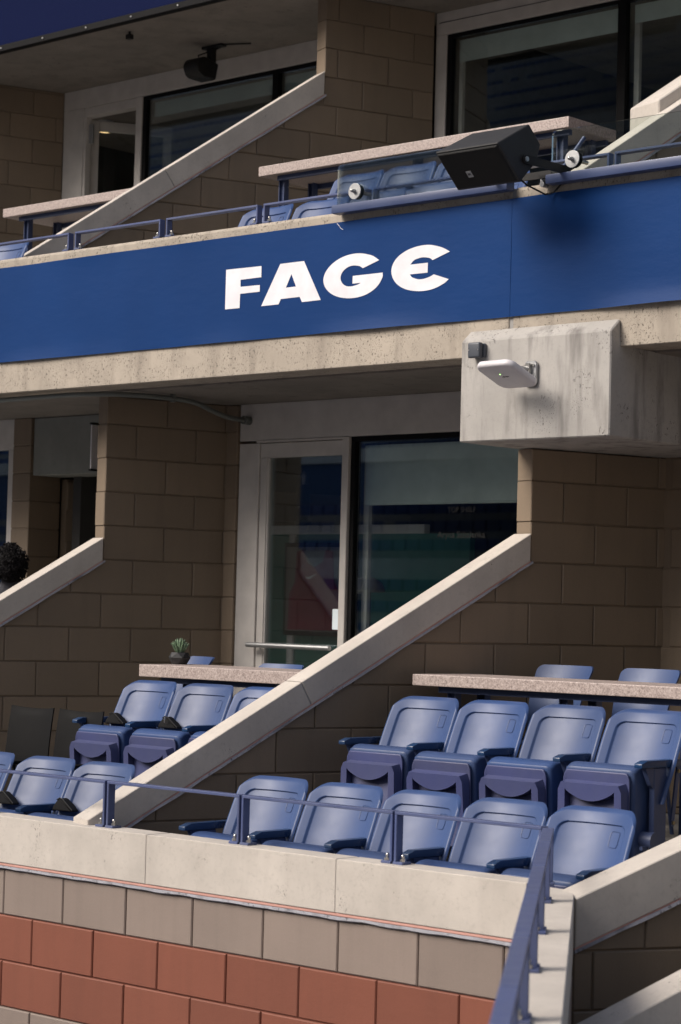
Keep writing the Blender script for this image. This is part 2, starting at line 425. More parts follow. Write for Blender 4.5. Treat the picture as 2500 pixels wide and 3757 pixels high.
    for i in range(N+1):
        s = s_end + L*i/N; q = noise.noise(Vector((s*9, o[0], z_bot)))*.0035; q2 = noise.noise(Vector((s*31, 4, z_bot)))*.003 + (.002 if (i//9) % 2 else 0)
        zz = zu(s)-.008+q*.4
        ring.append([Bm.bm.verts.new(fn(s, zz, -.001)), Bm.bm.verts.new(fn(s, zz+.002, .010+q2)), Bm.bm.verts.new(fn(s, zz-.011+q, .013+q2)), Bm.bm.verts.new(fn(s, zz-.016+q, .002))])
    for a, b in zip(ring, ring[1:]):
        for i in range(4): Bm.bm.faces.new((a[i], a[(i+1) % 4], b[(i+1) % 4], b[i]))
    Bm.bm.faces.new(ring[0]); Bm.bm.faces.new(ring[-1][::-1])
    Bm.build('flashing', 'lead', T)
    return T, fn
WA, WB = math.radians(15.67), math.radians(19.6)
RX, RY = -6.672, 8.680
LX, LY = -9.915, 8.740
UX, UY0 = -10.427, 11.106
dividing_wall('brown block wall with pale sloped coping between the two lower suites, ending beneath the grey concrete box', (RX, RY), WA, .122, .680, 0.0, -2.37, .90, .840, -1.42, .568, .137, .418, [-1.305], -2.37)
TL, _f = dividing_wall('brown block wall with short sloped coping at the left edge of the lower level, left of the glass door', (LX, LY), WA, .122, .688, 0.0, -2.33, .84, SOF, -1.42, .60, .137, .414, [], -2.33)
for k in range(-1, 9):
    zt = .688+BH*3-k*BH; zt2 = min(zt, SOF-.002); zb = max(zt-BH, -.98)
    if zt2-zb > .03: MB().box((-9.80, 9.53, zb+.003), (-9.602, 9.75, zt2-.003), .004).build('block', 'cmu', TL)
MB().box((-9.79, 9.536, -.98), (-9.608, 9.74, SOF-.004)).build('mortar', 'cmu', TL)
dividing_wall('brown block wall with long sloped coping rising across the upper level to a lit pier', (UX, UY0), WB, .132, 3.734, .1016, -3.0, .88, CEIL, 1.45, .700, .165, 3.772, [-1.19], -2.58)
# far upper left wall (seen at the left edge, its inner end at the window)
U2 = (-14.24 - .88*math.sin(WB), UY-.88*math.cos(WB))
dividing_wall('dark brown block wall at the upper left edge beside the open white door', U2, WB, .132, 3.692, .1016+.10, -3.0, .88, CEIL, 1.45, .700, .165, 3.772, [], -2.58)
# upper right wall
a3 = WB; d3 = Vector((math.sin(a3), math.cos(a3), 0))
foot = Vector((-6.583, 8.90, 0)) + d3*2.20
dividing_wall('upper right block wall with pale sloped coping seen through the glass balustrade', (foot.x, foot.y), a3, .132, 3.734, .1016, -2.9, .9, CEIL, 1.45, .693, .150, 2.25+.693*2.20, [], -2.45)
# lower right wall, turned a little further
a4 = math.radians(27); d4 = Vector((math.sin(a4), math.cos(a4), 0)); n4 = Vector((d4.y, -d4.x, 0))
o4 = Vector((-4.53, 6.18, 0)) + d4*2.2 - n4*.012
dividing_wall('short brown block wall with pale coping right of the last front row seat', (o4.x, o4.y), a4, .135, -1.141, .12, -2.19, .2, -.10, -1.42, .40, .170, -.962+.40*2.2, [], -2.19, pier=False)
o5 = Vector((-4.0, 5.7, 0)) + d4*2.4
dividing_wall('nearest pale sloped coping cutting the bottom right corner', (o5.x, o5.y), a4, .135, -1.141, .12, -2.8, .2, -.10, -1.42, .43, .11, -1.244+.43*2.4, [], -2.8, pier=False)
# block beside the upper right coping
Bq = MB()
qo = Vector((-6.74, 9.55, 0))
fnq = lambda s, z, t: qo + d3*s + Vector((d3.y, -d3.x, 0))*t + Vector((0, 0, z))
T = thing('coping_block', 'broad pale coping block behind the upper right sloped coping', 'coping', (qo.x, qo.y, 2.3))
MB().prism([(.0, 2.30), (.0, 2.709), (1.2, 3.54), (1.2, 2.3)], fnq, .26, 0.0, .006).build('coping', 'cast', T)

# ------------------------------------------------------------------ front parapet wall
FY = 6.36; LT = -.95; LB = -1.157
T = thing('parapet_wall', 'low front wall of red and taupe painted blocks under a pale concrete ledge', 'wall', (-7, FY, -3.6))
fnF = lambda x, z, t: Vector((x, FY - t, z))
def spansF(par):
    out = []; s = -7.610 + (0 if par == 0 else BH) - 40*BH
    while s < -4.86:
        a, b = max(s, -9.2), min(s+2*BH, -4.86)
        if b-a > .02: out.append((a, b))
        s += 2*BH
    return out
j0 = -1.389
rowsF = [(j0, j0+BH, 1), (j0-BH, j0, 0), (j0-2*BH, j0-BH, 1)] + [(j0-(k+1)*BH, j0-k*BH, k % 2) for k in range(2, 5)]
block_wall(T, fnF, .10, rowsF, spansF, lambda p, a, b: p, lambda z: 'cmu_red' if j0-2.5*BH < z < j0-.5*BH else 'cmu_grey', chamfer=.0045)
MB().box((-9.2, FY+.0095, -2.6), (-4.865, FY+.095, LB-.03)).build('mortar', 'cmu_grey', T)
MB().box((-9.2, FY+.0082, j0-2*BH), (-4.865, FY+.0090, j0)).build('mortar', 'cmu_red', T)
cuts = [-9.2, -7.95, -6.865, -5.783, -4.855]
for a, b in zip(cuts, cuts[1:]):
    MB().box((a+.006, FY-.014, LB), (b-.006, FY+.115, LT), .004, 2).build('ledge_stone', 'cast', T)
for a in cuts[1:-1]:
    MB().box((a-.0055, FY-.0115, LB+.001), (a+.0055, FY+.11, LT-.002)).build('joint_filler', 'cast', T)
MB().box((-9.2, FY-.010, LB-.014), (-4.86, FY+.10, LB-.001), .003).build('sealant_strip', 'pink', T)
Bm = MB(); ring = []
for i in range(221):
    x = -9.2+4.295*i/220; q = noise.noise(Vector((x*7, 1, 1)))*.004; q2 = noise.noise(Vector((x*29, 1, 5)))*.003 + (.0025 if (i//13) % 2 else 0)
    z = LB-.014+q*.3
    ring.append([Bm.bm.verts.new((x, FY+.004, z-.002)), Bm.bm.verts.new((x, FY-.013-q2, z+.001)), Bm.bm.verts.new((x, FY-.015-q2, z-.010+q)), Bm.bm.verts.new((x, FY+.002, z-.017+q))])
for a, b in zip(ring, ring[1:]):
    for i in range(4): Bm.bm.faces.new((a[i], a[(i+1) % 4], b[(i+1) % 4], b[i]))
Bm.bm.faces.new(ring[0]); Bm.bm.faces.new(ring[-1][::-1]); Bm.build('flashing', 'lead', T)
# return wall towards the camera
rt = Vector((.584, -.812, 0)); rn = Vector((.812, .584, 0)); ro = Vector((-4.543, 6.202, 0))
fnR = lambda s, z, t: ro + rt*s + rn*t + Vector((0, 0, z))
T = thing('parapet_wall', 'concrete ledge wall running from the corner towards the viewer under the close railing', 'wall', (ro.x, ro.y, -3.6))
block_wall(T, fnR, .118, [(j0-(k+1)*BH, j0-k*BH, k % 2) for k in range(-1, 5)], lambda par: [(a, a+2*BH) for a in [-.0+(par*BH)+2*BH*k for k in range(0, 13)]], lambda p, a, b: p, lambda z: 'cmu_red' if j0-2.5*BH < z < j0-.5*BH else 'cmu_grey', chamfer=.0045)
MB().prism([(-.20, -2.6), (5.2, -2.6), (5.2, LB-.006), (-.20, LB-.006)], fnR, -.009, -.109).build('mortar', 'cmu_grey', T)
poly = [fnR(5.2, 0, 0), fnR(-.135, 0, 0), fnR(-.20, 0, -.08), fnR(-.245, 0, -.13), fnR(5.2, 0, -.13)]
MB().prism([(p.x, p.y) for p in poly], lambda u, v, t: Vector((u, v, t)), LT, LB, .004).build('ledge_stone', 'cast', T)
MB().prism([(-.1, LB-.001), (5.2, LB-.001), (5.2, LB-.016), (-.1, LB-.016)], fnR, -.004, -.122).build('flashing', 'lead', T)

# ------------------------------------------------------------------ balcony fascia, banner, concrete box
T = thing('balcony_fascia', 'weathered pitted concrete balcony edge beam behind the blue banner', 'balcony', (-8, 8.34, SOF))
def beam(x0, x1):
    MB().prism([(8.34, SOF), (8.342, 2.060), (8.352, 2.074), (8.60, 2.085), (8.62, 2.08), (8.62, SOF+.01)], lambda y, z, x: Vector((x, y, z)), x0, x1, .004).build('beam', 'fascia', T)
beam(-16, -6.568); beam(-6.545, -2.6)
MB().box((-6.569, 8.346, SOF+.001), (-6.544, 8.61, 2.066)).build('joint_filler', 'joint', T)
T = thing('concrete_beam', 'grey streaked concrete box with chamfered top hanging below the banner', 'beam', (-6.35, 8.9, .842))
bx0, bx1 = -6.800, -5.912
B = MB()
pr = [(8.265, .842), (8.265, 1.332), (8.336, 1.392), (8.336, 1.262), (9.6, 1.262), (9.6, .842)]
B.prism(pr, lambda y, z, x: Vector((x, y, z)), bx0, bx1, .006).build('box', 'haunch', T)
T = thing('banner', 'long royal blue banner with white FAGE lettering along the balcony', 'banner', (-8, 8.33, 1.446))
Bm = MB(); NX, NZ = 300, 14
def bfn(u, v):
    x = -16 + 13.4*u
    zb = 1.446 + .004*noise.noise(Vector((x*1.7, 3, 0))) ; zt = 2.019 + .003*noise.noise(Vector((x*2.3, 9, 0)))
    z = zb + (zt-zb)*v
    pz = max(0, noise.noise(Vector((x*1.15, 7, 0)))+.1)*.040*math.exp(-v*16)
    pt = max(0, noise.noise(Vector((x*1.4, 17, 0))))*.012*math.exp(-(1-v)*20)
    y = 8.330 - pz - pt - .0010*noise.noise(Vector((x*2, z*5, 0)))
    return Vector((x, y, z))
Bm.grid(bfn, NX, NZ); Bm.build('sheet', 'banner', T, 180)
LET = dict(F=[[(-8.513, 1.842), (-8.245, 1.839), (-8.244, 1.779), (-8.4, 1.778), (-8.399, 1.74), (-8.253, 1.738), (-8.253, 1.702), (-8.401, 1.702), (-8.402, 1.625), (-8.513, 1.626)]],
A=[[(-8.105, 1.838), (-7.932, 1.838), (-7.805, 1.623), (-7.939, 1.622), (-7.957, 1.651), (-8.094, 1.65), (-8.11, 1.623), (-8.239, 1.623)], [(-8.021, 1.777), (-7.986, 1.708), (-8.059, 1.708)]],
G=[[(-7.405, 1.796), (-7.516, 1.764), (-7.537, 1.776), (-7.562, 1.784), (-7.588, 1.787), (-7.617, 1.783), (-7.645, 1.771), (-7.664, 1.753), (-7.673, 1.735), (-7.672, 1.718), (-7.662, 1.698), (-7.642, 1.683), (-7.619, 1.676), (-7.596, 1.674), (-7.567, 1.678), (-7.545, 1.683), (-7.527, 1.69), (-7.585, 1.69), (-7.584, 1.73), (-7.38, 1.73), (-7.379, 1.71), (-7.387, 1.687), (-7.403, 1.668), (-7.431, 1.647), (-7.469, 1.628), (-7.52, 1.615), (-7.576, 1.612), (-7.634, 1.615), (-7.692, 1.627), (-7.739, 1.646), (-7.775, 1.675), (-7.792, 1.704), (-7.796, 1.732), (-7.787, 1.758), (-7.765, 1.786), (-7.727, 1.812), (-7.682, 1.832), (-7.63, 1.844), (-7.573, 1.848), (-7.527, 1.845), (-7.488, 1.836), (-7.448, 1.821)]],
E=[[(-6.939, 1.797), (-7.05, 1.764), (-7.067, 1.775), (-7.089, 1.783), (-7.116, 1.787), (-7.146, 1.784), (-7.172, 1.774), (-7.196, 1.754), (-7.08, 1.754), (-7.081, 1.704), (-7.197, 1.705), (-7.183, 1.69), (-7.164, 1.679), (-7.139, 1.673), (-7.112, 1.672), (-7.089, 1.676), (-7.064, 1.683), (-7.04, 1.692), (-6.943, 1.66), (-6.967, 1.644), (-7.004, 1.626), (-7.046, 1.615), (-7.094, 1.611), (-7.148, 1.614), (-7.203, 1.622), (-7.253, 1.638), (-7.292, 1.663), (-7.318, 1.695), (-7.328, 1.727), (-7.323, 1.76), (-7.304, 1.788), (-7.269, 1.814), (-7.221, 1.833), (-7.166, 1.844), (-7.112, 1.848), (-7.064, 1.845), (-7.026, 1.836), (-6.983, 1.819)]])
def smooth_loop(lp):
    n = len(lp)
    def turn(i):
        a, b, c_ = lp[i-1], lp[i], lp[(i+1) % n]
        t = math.atan2(c_[1]-b[1], c_[0]-b[0])-math.atan2(b[1]-a[1], b[0]-a[0])
        return abs((t+math.pi) % (2*math.pi)-math.pi)
    sharp = [turn(i) > math.radians(38) for i in range(n)]
    if sum(sharp) > n*.55: return lp
    P_ = [list(p) for p in lp]
    for _ in range(2):
        Q = [p[:] for p in P_]
        for i in range(n):
            if not sharp[i] and not sharp[i-1] and not sharp[(i+1) % n]:
                for c_ in (0, 1): Q[i][c_] = .5*P_[i][c_]+.25*(P_[i-1][c_]+P_[(i+1) % n][c_])
        P_ = Q
    out = []
    for i in range(n):
        j = (i+1) % n; p1, p2 = P_[i], P_[j]
        p0 = P_[i-1] if not sharp[i] else [2*p1[c_]-p2[c_] for c_ in (0, 1)]
        p3 = P_[(j+1) % n] if not sharp[j] else [2*p2[c_]-p1[c_] for c_ in (0, 1)]
        st_ = 5 if not (sharp[i] and sharp[j]) else 1
        for k in range(st_):
            t = k/st_
            out.append(tuple(.5*((2*p1[c_])+(-p0[c_]+p2[c_])*t+(2*p0[c_]-5*p1[c_]+4*p2[c_]-p3[c_])*t*t+(-p0[c_]+3*p1[c_]-3*p2[c_]+p3[c_])*t**3) for c_ in (0, 1)))
    return out
def shape_mesh(loops, fn, t0, t1):
    B = MB(); es = []
    for lp in loops:
        vs = [B.bm.verts.new(fn(u, v, t0)) for u, v in lp]; es += [B.bm.edges.new((vs[i], vs[(i+1) % len(vs)])) for i in range(len(vs))]
    r = bmesh.ops.triangle_fill(B.bm, use_beauty=True, edges=es)
    fs = [g for g in r['geom'] if isinstance(g, bmesh.types.BMFace)]
    ex = bmesh.ops.extrude_face_region(B.bm, geom=fs)
    dv = fn(0, 0, t1)-fn(0, 0, t0)
    for g in ex['geom']:
        if isinstance(g, bmesh.types.BMVert): g.co += dv
    return B
for ch, loops in LET.items():
    shape_mesh([smooth_loop(l) for l in loops], lambda u, v, t: Vector((u, t, v)), 8.3284, 8.3279).build('letter', 'letter', T)
MB().box((-6.561, 8.3284, 1.452), (-6.557, 8.3292, 2.012)).build('seam', 'banner', T)
MB().tube([(-7.700, 8.325, 2.012), (-7.682, 8.322, 1.998), (-7.672, 8.322, 1.985), (-7.655, 8.322, 1.975)], .0012, 5).build('loose_thread', 'letter', T)

# ------------------------------------------------------------------ railings
def rail_frame(parent_fn, L, z0, z1, dep=.041, th=.012, plates=True):
    """frame in local coords: x along 0..L, y depth centred, z"""
    parts = []
    hz = dep/2
    parts.append(('top_bar', MB().box((0, -hz, z1-z0-th), (L, hz, z1-z0), .0018)))
    for sx, px in ((0, 0), (1, L-th)):
        parts.append(('post', MB().box((px, -hz+.0005, 0), (px+th, hz-.0005, z1-z0-th), .0018)))
        a = (th if sx == 0 else -.045)
        x0, x1 = (px, px+.05) if sx == 0 else (px-.038, px+th)
        parts.append(('base_plate', MB().box((x0, -hz-.006, -.0005), (x1, hz+.006, .010), .0015)))
        bxx = px+.034 if sx == 0 else px-.022
        b = MB(); b.tube([(bxx, -.004, .010), (bxx, -.004, .020)], .0125, 6); b.tube([(bxx, -.004, .020), (bxx, -.004, .030)], .007, 8); b.sphere((bxx, -.004, .031), .0085, 8)
        parts.append(('bolt', b))
    return parts
def railing(label, loc, L, hgt, rotz=0, group='low blue metal railing frames'):
    T = thing('railing', label, 'railing', loc, group, rotz)
    for nm, b in rail_frame(None, L, 0, hgt): b.build(nm, 'steel' if nm == 'bolt' else 'rail', T, 40 if nm == 'bolt' else None, world=False)
    return T
xs = [(-8.825, .80, 'lower ledge railing frame cut by the left photo edge'), (-8.010, .815, 'lower ledge railing frame in front of the two left blue seats'), (-7.182, .808, 'lower ledge railing frame crossing the foot of the sloped coping'), (-6.362, .815, 'lower ledge railing frame in front of the first seats right of the coping'), (-5.537, .700, 'lower ledge railing frame ending at the right corner')]
for x, L, lb in xs: railing(lb, (x, 6.415, LT), L, .200)
ang = math.atan2(rt.y, rt.x)
rs = [-.30, .20, .93, 1.66, 2.42, 3.15, 3.9]
nm = ['first', 'second', 'third', 'fourth', 'fifth', 'sixth']
for i, (a, b) in enumerate(zip(rs, rs[1:])):
    p = fnR(a, LT, -.101)
    railing('%s frame from the corner in the railing running towards the viewer' % nm[i], p, b-a-.014, .200, ang)
zz = 2.088
for x, L, lb in [(-11.42, .72, 'upper railing frame cut by the left photo edge'), (-10.66, .73, 'upper railing frame at the foot of the long upper coping'), (-9.877, .735, 'upper railing frame left of the FAGE lettering'), (-9.095, .725, 'upper railing frame above the letter F'), (-8.327, .75, 'upper railing frame running behind the left glass pane end'), (-7.535, .75, 'upper railing frame behind the left glass pane'), (-6.75, .70, 'upper railing frame behind the black loudspeaker'), (-6.02, .73, 'upper railing frame behind the right glass pane'), (-5.26, .75, 'upper railing frame at the right photo edge')]:
    railing(lb, (x, 8.432, zz), L, .108)
def glass_rail(label, x0, x1, lbl_r=True):
    T = thing('glass_balustrade', label, 'glass panel', (x0, 8.30, 2.07), 'frameless glass panels on the upper balcony')
    r = .022
    pts = []
    z0, z1 = 2.074, 2.308
    pts += [(x0, z0), (x1, z0)]
    for cx, cz, a0 in ((x1-r, z1-r, 0), (x0+r, z1-r, 90)):
        for k in range(6): a = math.radians(a0+18*k); pts.append((cx+r*math.cos(a), cz+r*math.sin(a)))
    MB().prism(pts, lambda u, v, t: Vector((u, t, v)), 8.296, 8.308).build('pane', 'railglass', T)
    MB().box((x0-.015, 8.268, 2.052), (x1+.015, 8.332, 2.098), .008, 2).build('channel', 'frame', T, 50)
    for px in (x0+.125, x1-.125):
        d = MB(); d.tube([(px, 8.290, 2.160), (px, 8.2955, 2.160)], .041, 36); dd = d.build('standoff_disc', 'galv', T, 50)
        MB().tube([(px, 8.3085, 2.160), (px, 8.320, 2.160)], .040, 36).build('rubber_washer', 'gasket', T, 50)
        b = MB(); b.tube([(px, 8.272, 2.160), (px, 8.290, 2.160)], .011, 6); b.sphere((px, 8.268, 2.160), (.009, .008, .009), 10); b.tube([(px, 8.3205, 2.160), (px, 8.41, 2.160)], .010, 8)
        b.build('standoff_bolt', 'steel', T, 50)
    return T
glass_rail('left glass balustrade pane with round metal standoff, above the G and E', -7.678, -6.56)
glass_rail('right glass balustrade pane behind which the pale coping shows', -6.300, -4.9)

# ------------------------------------------------------------------ stadium seats
P = .4065
def build_seat():
    T = thing('stadium_seat', '', 'seat', (0, 0, 0))
    # backrest: concave shell with a recessed panel
    W = .196; H0, H1 = .33, .705; R = .072; XC = .040
    def prof(z): return -.050 + (z-.48)*.46 + .10*max(0, z-.60)**1.3
    def shell(off, rec):
        def fn(u, v):
            a = (u-.5)*math.pi; x = W*math.sin(a)*(1-.0*v)
            xx = abs(x); top = H1
            if xx > W-R: top = H1-R+math.sqrt(max(0, R*R-(xx-(W-R))**2))
            vv = math.sin(v*math.pi/2)
            z = H0+(top-H0)*vv
            # widen slightly towards mid height
            x2 = x*(1.0+.03*math.sin(math.pi*min(1, (z-H0)/(H1-H0))))
            y = prof(z) - .058*abs(x/W)**2.2 + .010 + off
            d = min(W-xx, top-z)
            e = max(0, 1-d/.016); y += rec*.014*e*e + rec*.006*max(0, 1-d/.05)**2
            if rec:
                # recessed panel with rounded upper corners
                hw = .150; tz = H1-.054; rr = .032
                cx, cz = hw-rr, tz-rr
                qx, qz = max(0, xx-cx), max(0, z-cz)
                dd = rr-math.hypot(qx, qz) if (qx > 0 and qz > 0) else min(hw-xx, tz-z)
                s = min(1, max(0, dd/.0035)); y += .0075*s
            return Vector((x2+XC, y, z))
        return fn
    b = MB(); g1 = b.grid(shell(0, 1), 130, 120); b.build('x', 'seat') if False else None
    g2 = b.grid(shell(.020, 0), 130, 10)
    # stitch the rim with coarse side walls
    rim1 = [g1[i][-1] for i in range(131)]; rim2 = [g2[i][-1] for i in range(131)]
    for i in range(130): b.bm.faces.new((rim1[i], rim1[i+1], rim2[i+1], rim2[i]))
    for side in (0, -1):
        c1 = g1[side][::12]; c2 = g2[side]
        for j in range(10):
            sl = g1[side][j*12:(j+1)*12+1]
            b.bm.faces.new(sl + [c2[j+1], c2[j]])
    br = b.build('backrest', 'seat', T, 50, world=False)
    # number plate outline: shallow raised ring near the upper right corner
    cx, cz, hw, hh = .098, .600, .024, .028
    b = MB()
    path = []
    for k in range(32):
        a = 2*math.pi*k/32; c, s = math.cos(a), math.sin(a)
        x = cx+hw*math.copysign(abs(c)**.35, c); z = cz+hh*math.copysign(abs(s)**.35, s)
        path.append(Vector((x+XC, prof(z)-.058*abs(x/W)**2.2+.010+.0075-.0005, z)))
    path.append(path[0]); b.tube(path, .0015, 5, cap=False); b.build('number_plate', 'seat', br, 60, world=False)
    # rear brace behind the back
    MB().hull8([(-.12, -.02, .36), (-.12, .055, .60), (-.12, .01, .36), (-.12, .075, .60), (.12, -.02, .36), (.12, .055, .60), (.12, .01, .36), (.12, .075, .60)], .006, 2).build('back_brace', 'frame', T, 50, world=False)
    # cushion: pillow lofted across x
    sec = [(-.284, .425), (-.276, .464), (-.238, .482), (-.175, .476), (-.125, .450), (-.100, .40), (-.055, .20), (-.045, .12), (-.07, .09), (-.24, .085), (-.270, .10)]
    def dense(sec, n=5):
        out = []; L = len(sec)
        for i in range(L):
            p0, p1, p2, p3 = [Vector((*sec[(i+k) % L], 0)) for k in (-1, 0, 1, 2)]
            for k in range(n):
                t = k/n; q = .5*((2*p1)+(-p0+p2)*t+(2*p0-5*p1+4*p2-p3)*t*t+(-p0+3*p1-3*p2+p3)*t**3); out.append((q.x, q.y))
        return out
    sd_ = dense(sec); cyy, czz = -.17, .28
    b = MB(); rings = []
    for i in range(25):
        a = (i/24-.5)*math.pi; x = .176*math.sin(a); e = .030
        dx = .176-abs(x); f = 1 if dx > e else 1-.16*(1-math.sqrt(max(0, 1-(1-dx/e)**2)))
        rings.append([b.bm.verts.new((x, cyy+(y-cyy)*f, czz+(z-czz)*(1-(1-f)*.5))) for y, z in sd_])
    n = len(sd_)
    for r0, r1 in zip(rings, rings[1:]):
        for k in range(n): b.bm.faces.new((r0[k], r0[(k+1) % n], r1[(k+1) % n], r1[k]))
    b.bm.faces.new(rings[0]); b.bm.faces.new(rings[-1][::-1])
    b.build('seat_cushion', 'seat', T, 60, world=False)
    # seat pan (underside of the tipped seat)
    yf = -.335
    b = MB()
    pl = [(-.150, .405), (.150, .405), (.163, .375), (.168, .08), (-.168, .08), (-.163, .375)]
    ft = [b.bm.verts.new((x, yf+.038, z)) for x, z in pl]
    md = [b.bm.verts.new((x*1.02, -.303, z+(.046 if z > .3 else 0))) for x, z in pl]
    bk = [b.bm.verts.new((x*1.02, -.290, z+(.046 if z > .3 else 0))) for x, z in pl]
    for r0, r1 in ((ft, md), (md, bk)):
        for k in range(6): b.bm.faces.new((r0[k], r0[(k+1) % 6], r1[(k+1) % 6], r1[k]))
    b.bm.faces.new(ft); b.bm.faces.new(bk[::-1]); b._bev([v for v in b.bm.verts], .006, 3)
    pan = b.build('seat_pan', 'pan', T, 50, world=False)
    # front frame of the pan: border plate whose upper part ends in a smile-shaped finger grip
    NU = 24; B2 = MB()
    def fr(x, z, y): return B2.bm.verts.new((x, y+(.405-z)*.06, z))
    y0_, y1_ = yf-.012, yf+.037
    xs_ = [-.124+.248*k/NU for k in range(NU+1)]
    arc = [.372-.044*math.sin(math.pi*k/NU)**.8 for k in range(NU+1)]
    for yy, zt in ((y0_, None),):
        topf = [fr(x*1.30 if False else x, .398, yy) for x in xs_]; arf = [fr(x, z, yy) for x, z in zip(xs_, arc)]; arb = [fr(x, z, y1_) for x, z in zip(xs_, arc)]
        for k in range(NU):
            B2.bm.faces.new((topf[k], topf[k+1], arf[k+1], arf[k])); B2.bm.faces.new((arf[k], arf[k+1], arb[k+1], arb[k]))
        for sx, tt, aa, ab in ((-1, topf[0], arf[0], arb[0]), (1, topf[-1], arf[-1], arb[-1])):
            c1 = fr(sx*.144, .398, yy); c2 = fr(sx*.158, .370, yy); c3 = fr(sx*.163, .085, yy); c4 = fr(sx*.126, .085, yy)
            B2.bm.faces.new((tt, c1, c2, c3, c4, aa) if sx > 0 else (tt, aa, c4, c3, c2, c1))
            i4 = fr(sx*.126, .085, y1_); B2.bm.faces.new((aa, c4, i4, ab))
            o1, o2, o3 = fr(sx*.148, .408, y1_), fr(sx*.163, .374, y1_), fr(sx*.168, .085, y1_)
            B2.bm.faces.new((c1, o1, o2, c2)); B2.bm.faces.new((c2, o2, o3, c3))
            if sx < 0: oL, cL = o1, c1
            else: oR, cR = o1, c1
    tb = [fr(x, .408, y1_) for x in xs_]
    chain_f = [cL]+topf+[cR]; chain_b = [oL]+tb+[oR]
    for k in range(len(chain_f)-1): B2.bm.faces.new((chain_f[k], chain_f[k+1], chain_b[k+1], chain_b[k]))
    B2.build('handle_lip', 'pan', pan, 30, world=False)
    MB().hull8([(-.108, yf+.030, .31), (-.108, yf-.002, .30), (-.108, yf+.040, .085), (-.108, yf+.004, .084), (.108, yf+.030, .31), (.108, yf-.002, .30), (.108, yf+.040, .085), (.108, yf+.004, .084)] and
        [(-.1235, yf+.006, .085), (-.1235, yf+.036, .380), (-.1235, yf+.045, .085), (-.1235, yf+.045, .380), (.1235, yf+.006, .085), (.1235, yf+.036, .380), (.1235, yf+.045, .085), (.1235, yf+.045, .380)]).build('pan_panel', 'pan', pan, None, world=False)
    def arm(px):
        B3 = MB(); B3.prism([(-.285, .482), (-.285, .500), (-.245, .512), (.0, .512), (.008, .500), (.0, .480)], lambda y, z, x: Vector((px+x, y, z)), -.020, .020, .0055, 2)
        a = B3.build('armrest', 'arm', T, 45, world=False)
        B4 = MB(); B4.box((px-.013, -.185, 0), (px+.013, -.095, .480), .003); B4.prism([(-.245, .480), (-.185, .480), (-.185, .395), (-.205, .41)], lambda y, z, x: Vector((px+x, y, z)), -.010, .010)
        B4.box((px-.03, -.22, 0), (px+.03, -.05, .008))
        B4.build('stanchion', 'frame', T, None, world=False)
        B5 = MB(); B5.prism([(-.012, .478), (.012, .478), (-.030, .235), (-.052, .235)], lambda y, z, x: Vector((px+x, y, z)), .000, .008)
        bb = B5.build('back_bracket', 'frame', T, None, world=False)
        for y, z in ((-.006, .462), (-.040, .250)):
            MB().tube([(px+.006, y, z), (px+.016, y, z)], .008, 8).build('bolt', 'brass', bb, 40, world=False)
    arm(P/2)
    return T, arm
seat0, armf = build_seat(); rs_ = random.Random(5)
def mk_seat(x, y_back, z_floor, label, group, leftarm=False, scale=1.0, first=[True]):
    if first[0]: T = seat0; first[0] = False
    else: T = copy_tree(seat0)
    T.location = Vector((x, y_back-.082*scale, z_floor))*K; T.scale = (scale,)*3
    T['label'] = label; T['group'] = group
    T.rotation_euler = (0, 0, rs_.uniform(-.014, .014))
    tilt = rs_.uniform(-.045, .03); pv = Vector((0, -.10, .14))*K; Rm = Matrix.Rotation(tilt, 3, 'X')
    for ch in T.children:
        if ch.name.split('.')[0] in ('seat_cushion', 'seat_pan'): ch.rotation_euler = (tilt, 0, 0); ch.location = pv - Rm @ pv
        if ch.name.split('.')[0] == 'backrest': ch.rotation_euler = (rs_.uniform(-.012, .012), 0, 0)
    if leftarm:
        for ch in list(T.children):
            if ch.name.split('.')[0] in ('armrest', 'stanchion', 'back_bracket'):
                c = copy_tree(ch, T); c.location.x -= P*K; c['extra'] = 1
    return T
# remove children property noise: the prototype keeps its own meshes, copies share them
o_ = ['first', 'second', 'third', 'fourth', 'fifth']
g1 = 'blue folding seats of the lower suites'
for i, x in enumerate((-6.635, -6.213, -5.795, -5.380, -4.964)):
    t_ = mk_seat(x, 6.90, -1.436, '%s blue folding seat from the left in the front row right of the coping' % o_[i], g1, i == 0, 1.026)
row2 = []
for i, x in enumerate((-6.580, -6.174, -5.767, -5.360)):
    t_ = mk_seat(x, 7.82, -1.08, '%s blue tipped-up seat from the left in the row before the right lower counter' % o_[i], g1, i == 0); row2.append(t_)
for i, (x, lb) in enumerate(((-8.596, 'blue seat cut by the left photo edge in the lower left front row'), (-8.148, 'blue front row seat with a black pouch, second from the left photo edge'), (-7.726, 'blue front row seat with a pouch, touching the foot of the coping'))):
    mk_seat(x, 6.90, -1.445, lb, g1, False, 1.026)
for i, (x, lb) in enumerate(((-8.430, 'blue tipped-up seat with a black pouch at the left end of the left counter row'), (-8.028, 'blue tipped-up seat with a zipped pouch, middle of the left counter row'), (-7.622, 'blue seat mostly hidden by the sloped coping below the left counter'))):
    mk_seat(x, 7.82, -1.08, lb, g1, i == 0)
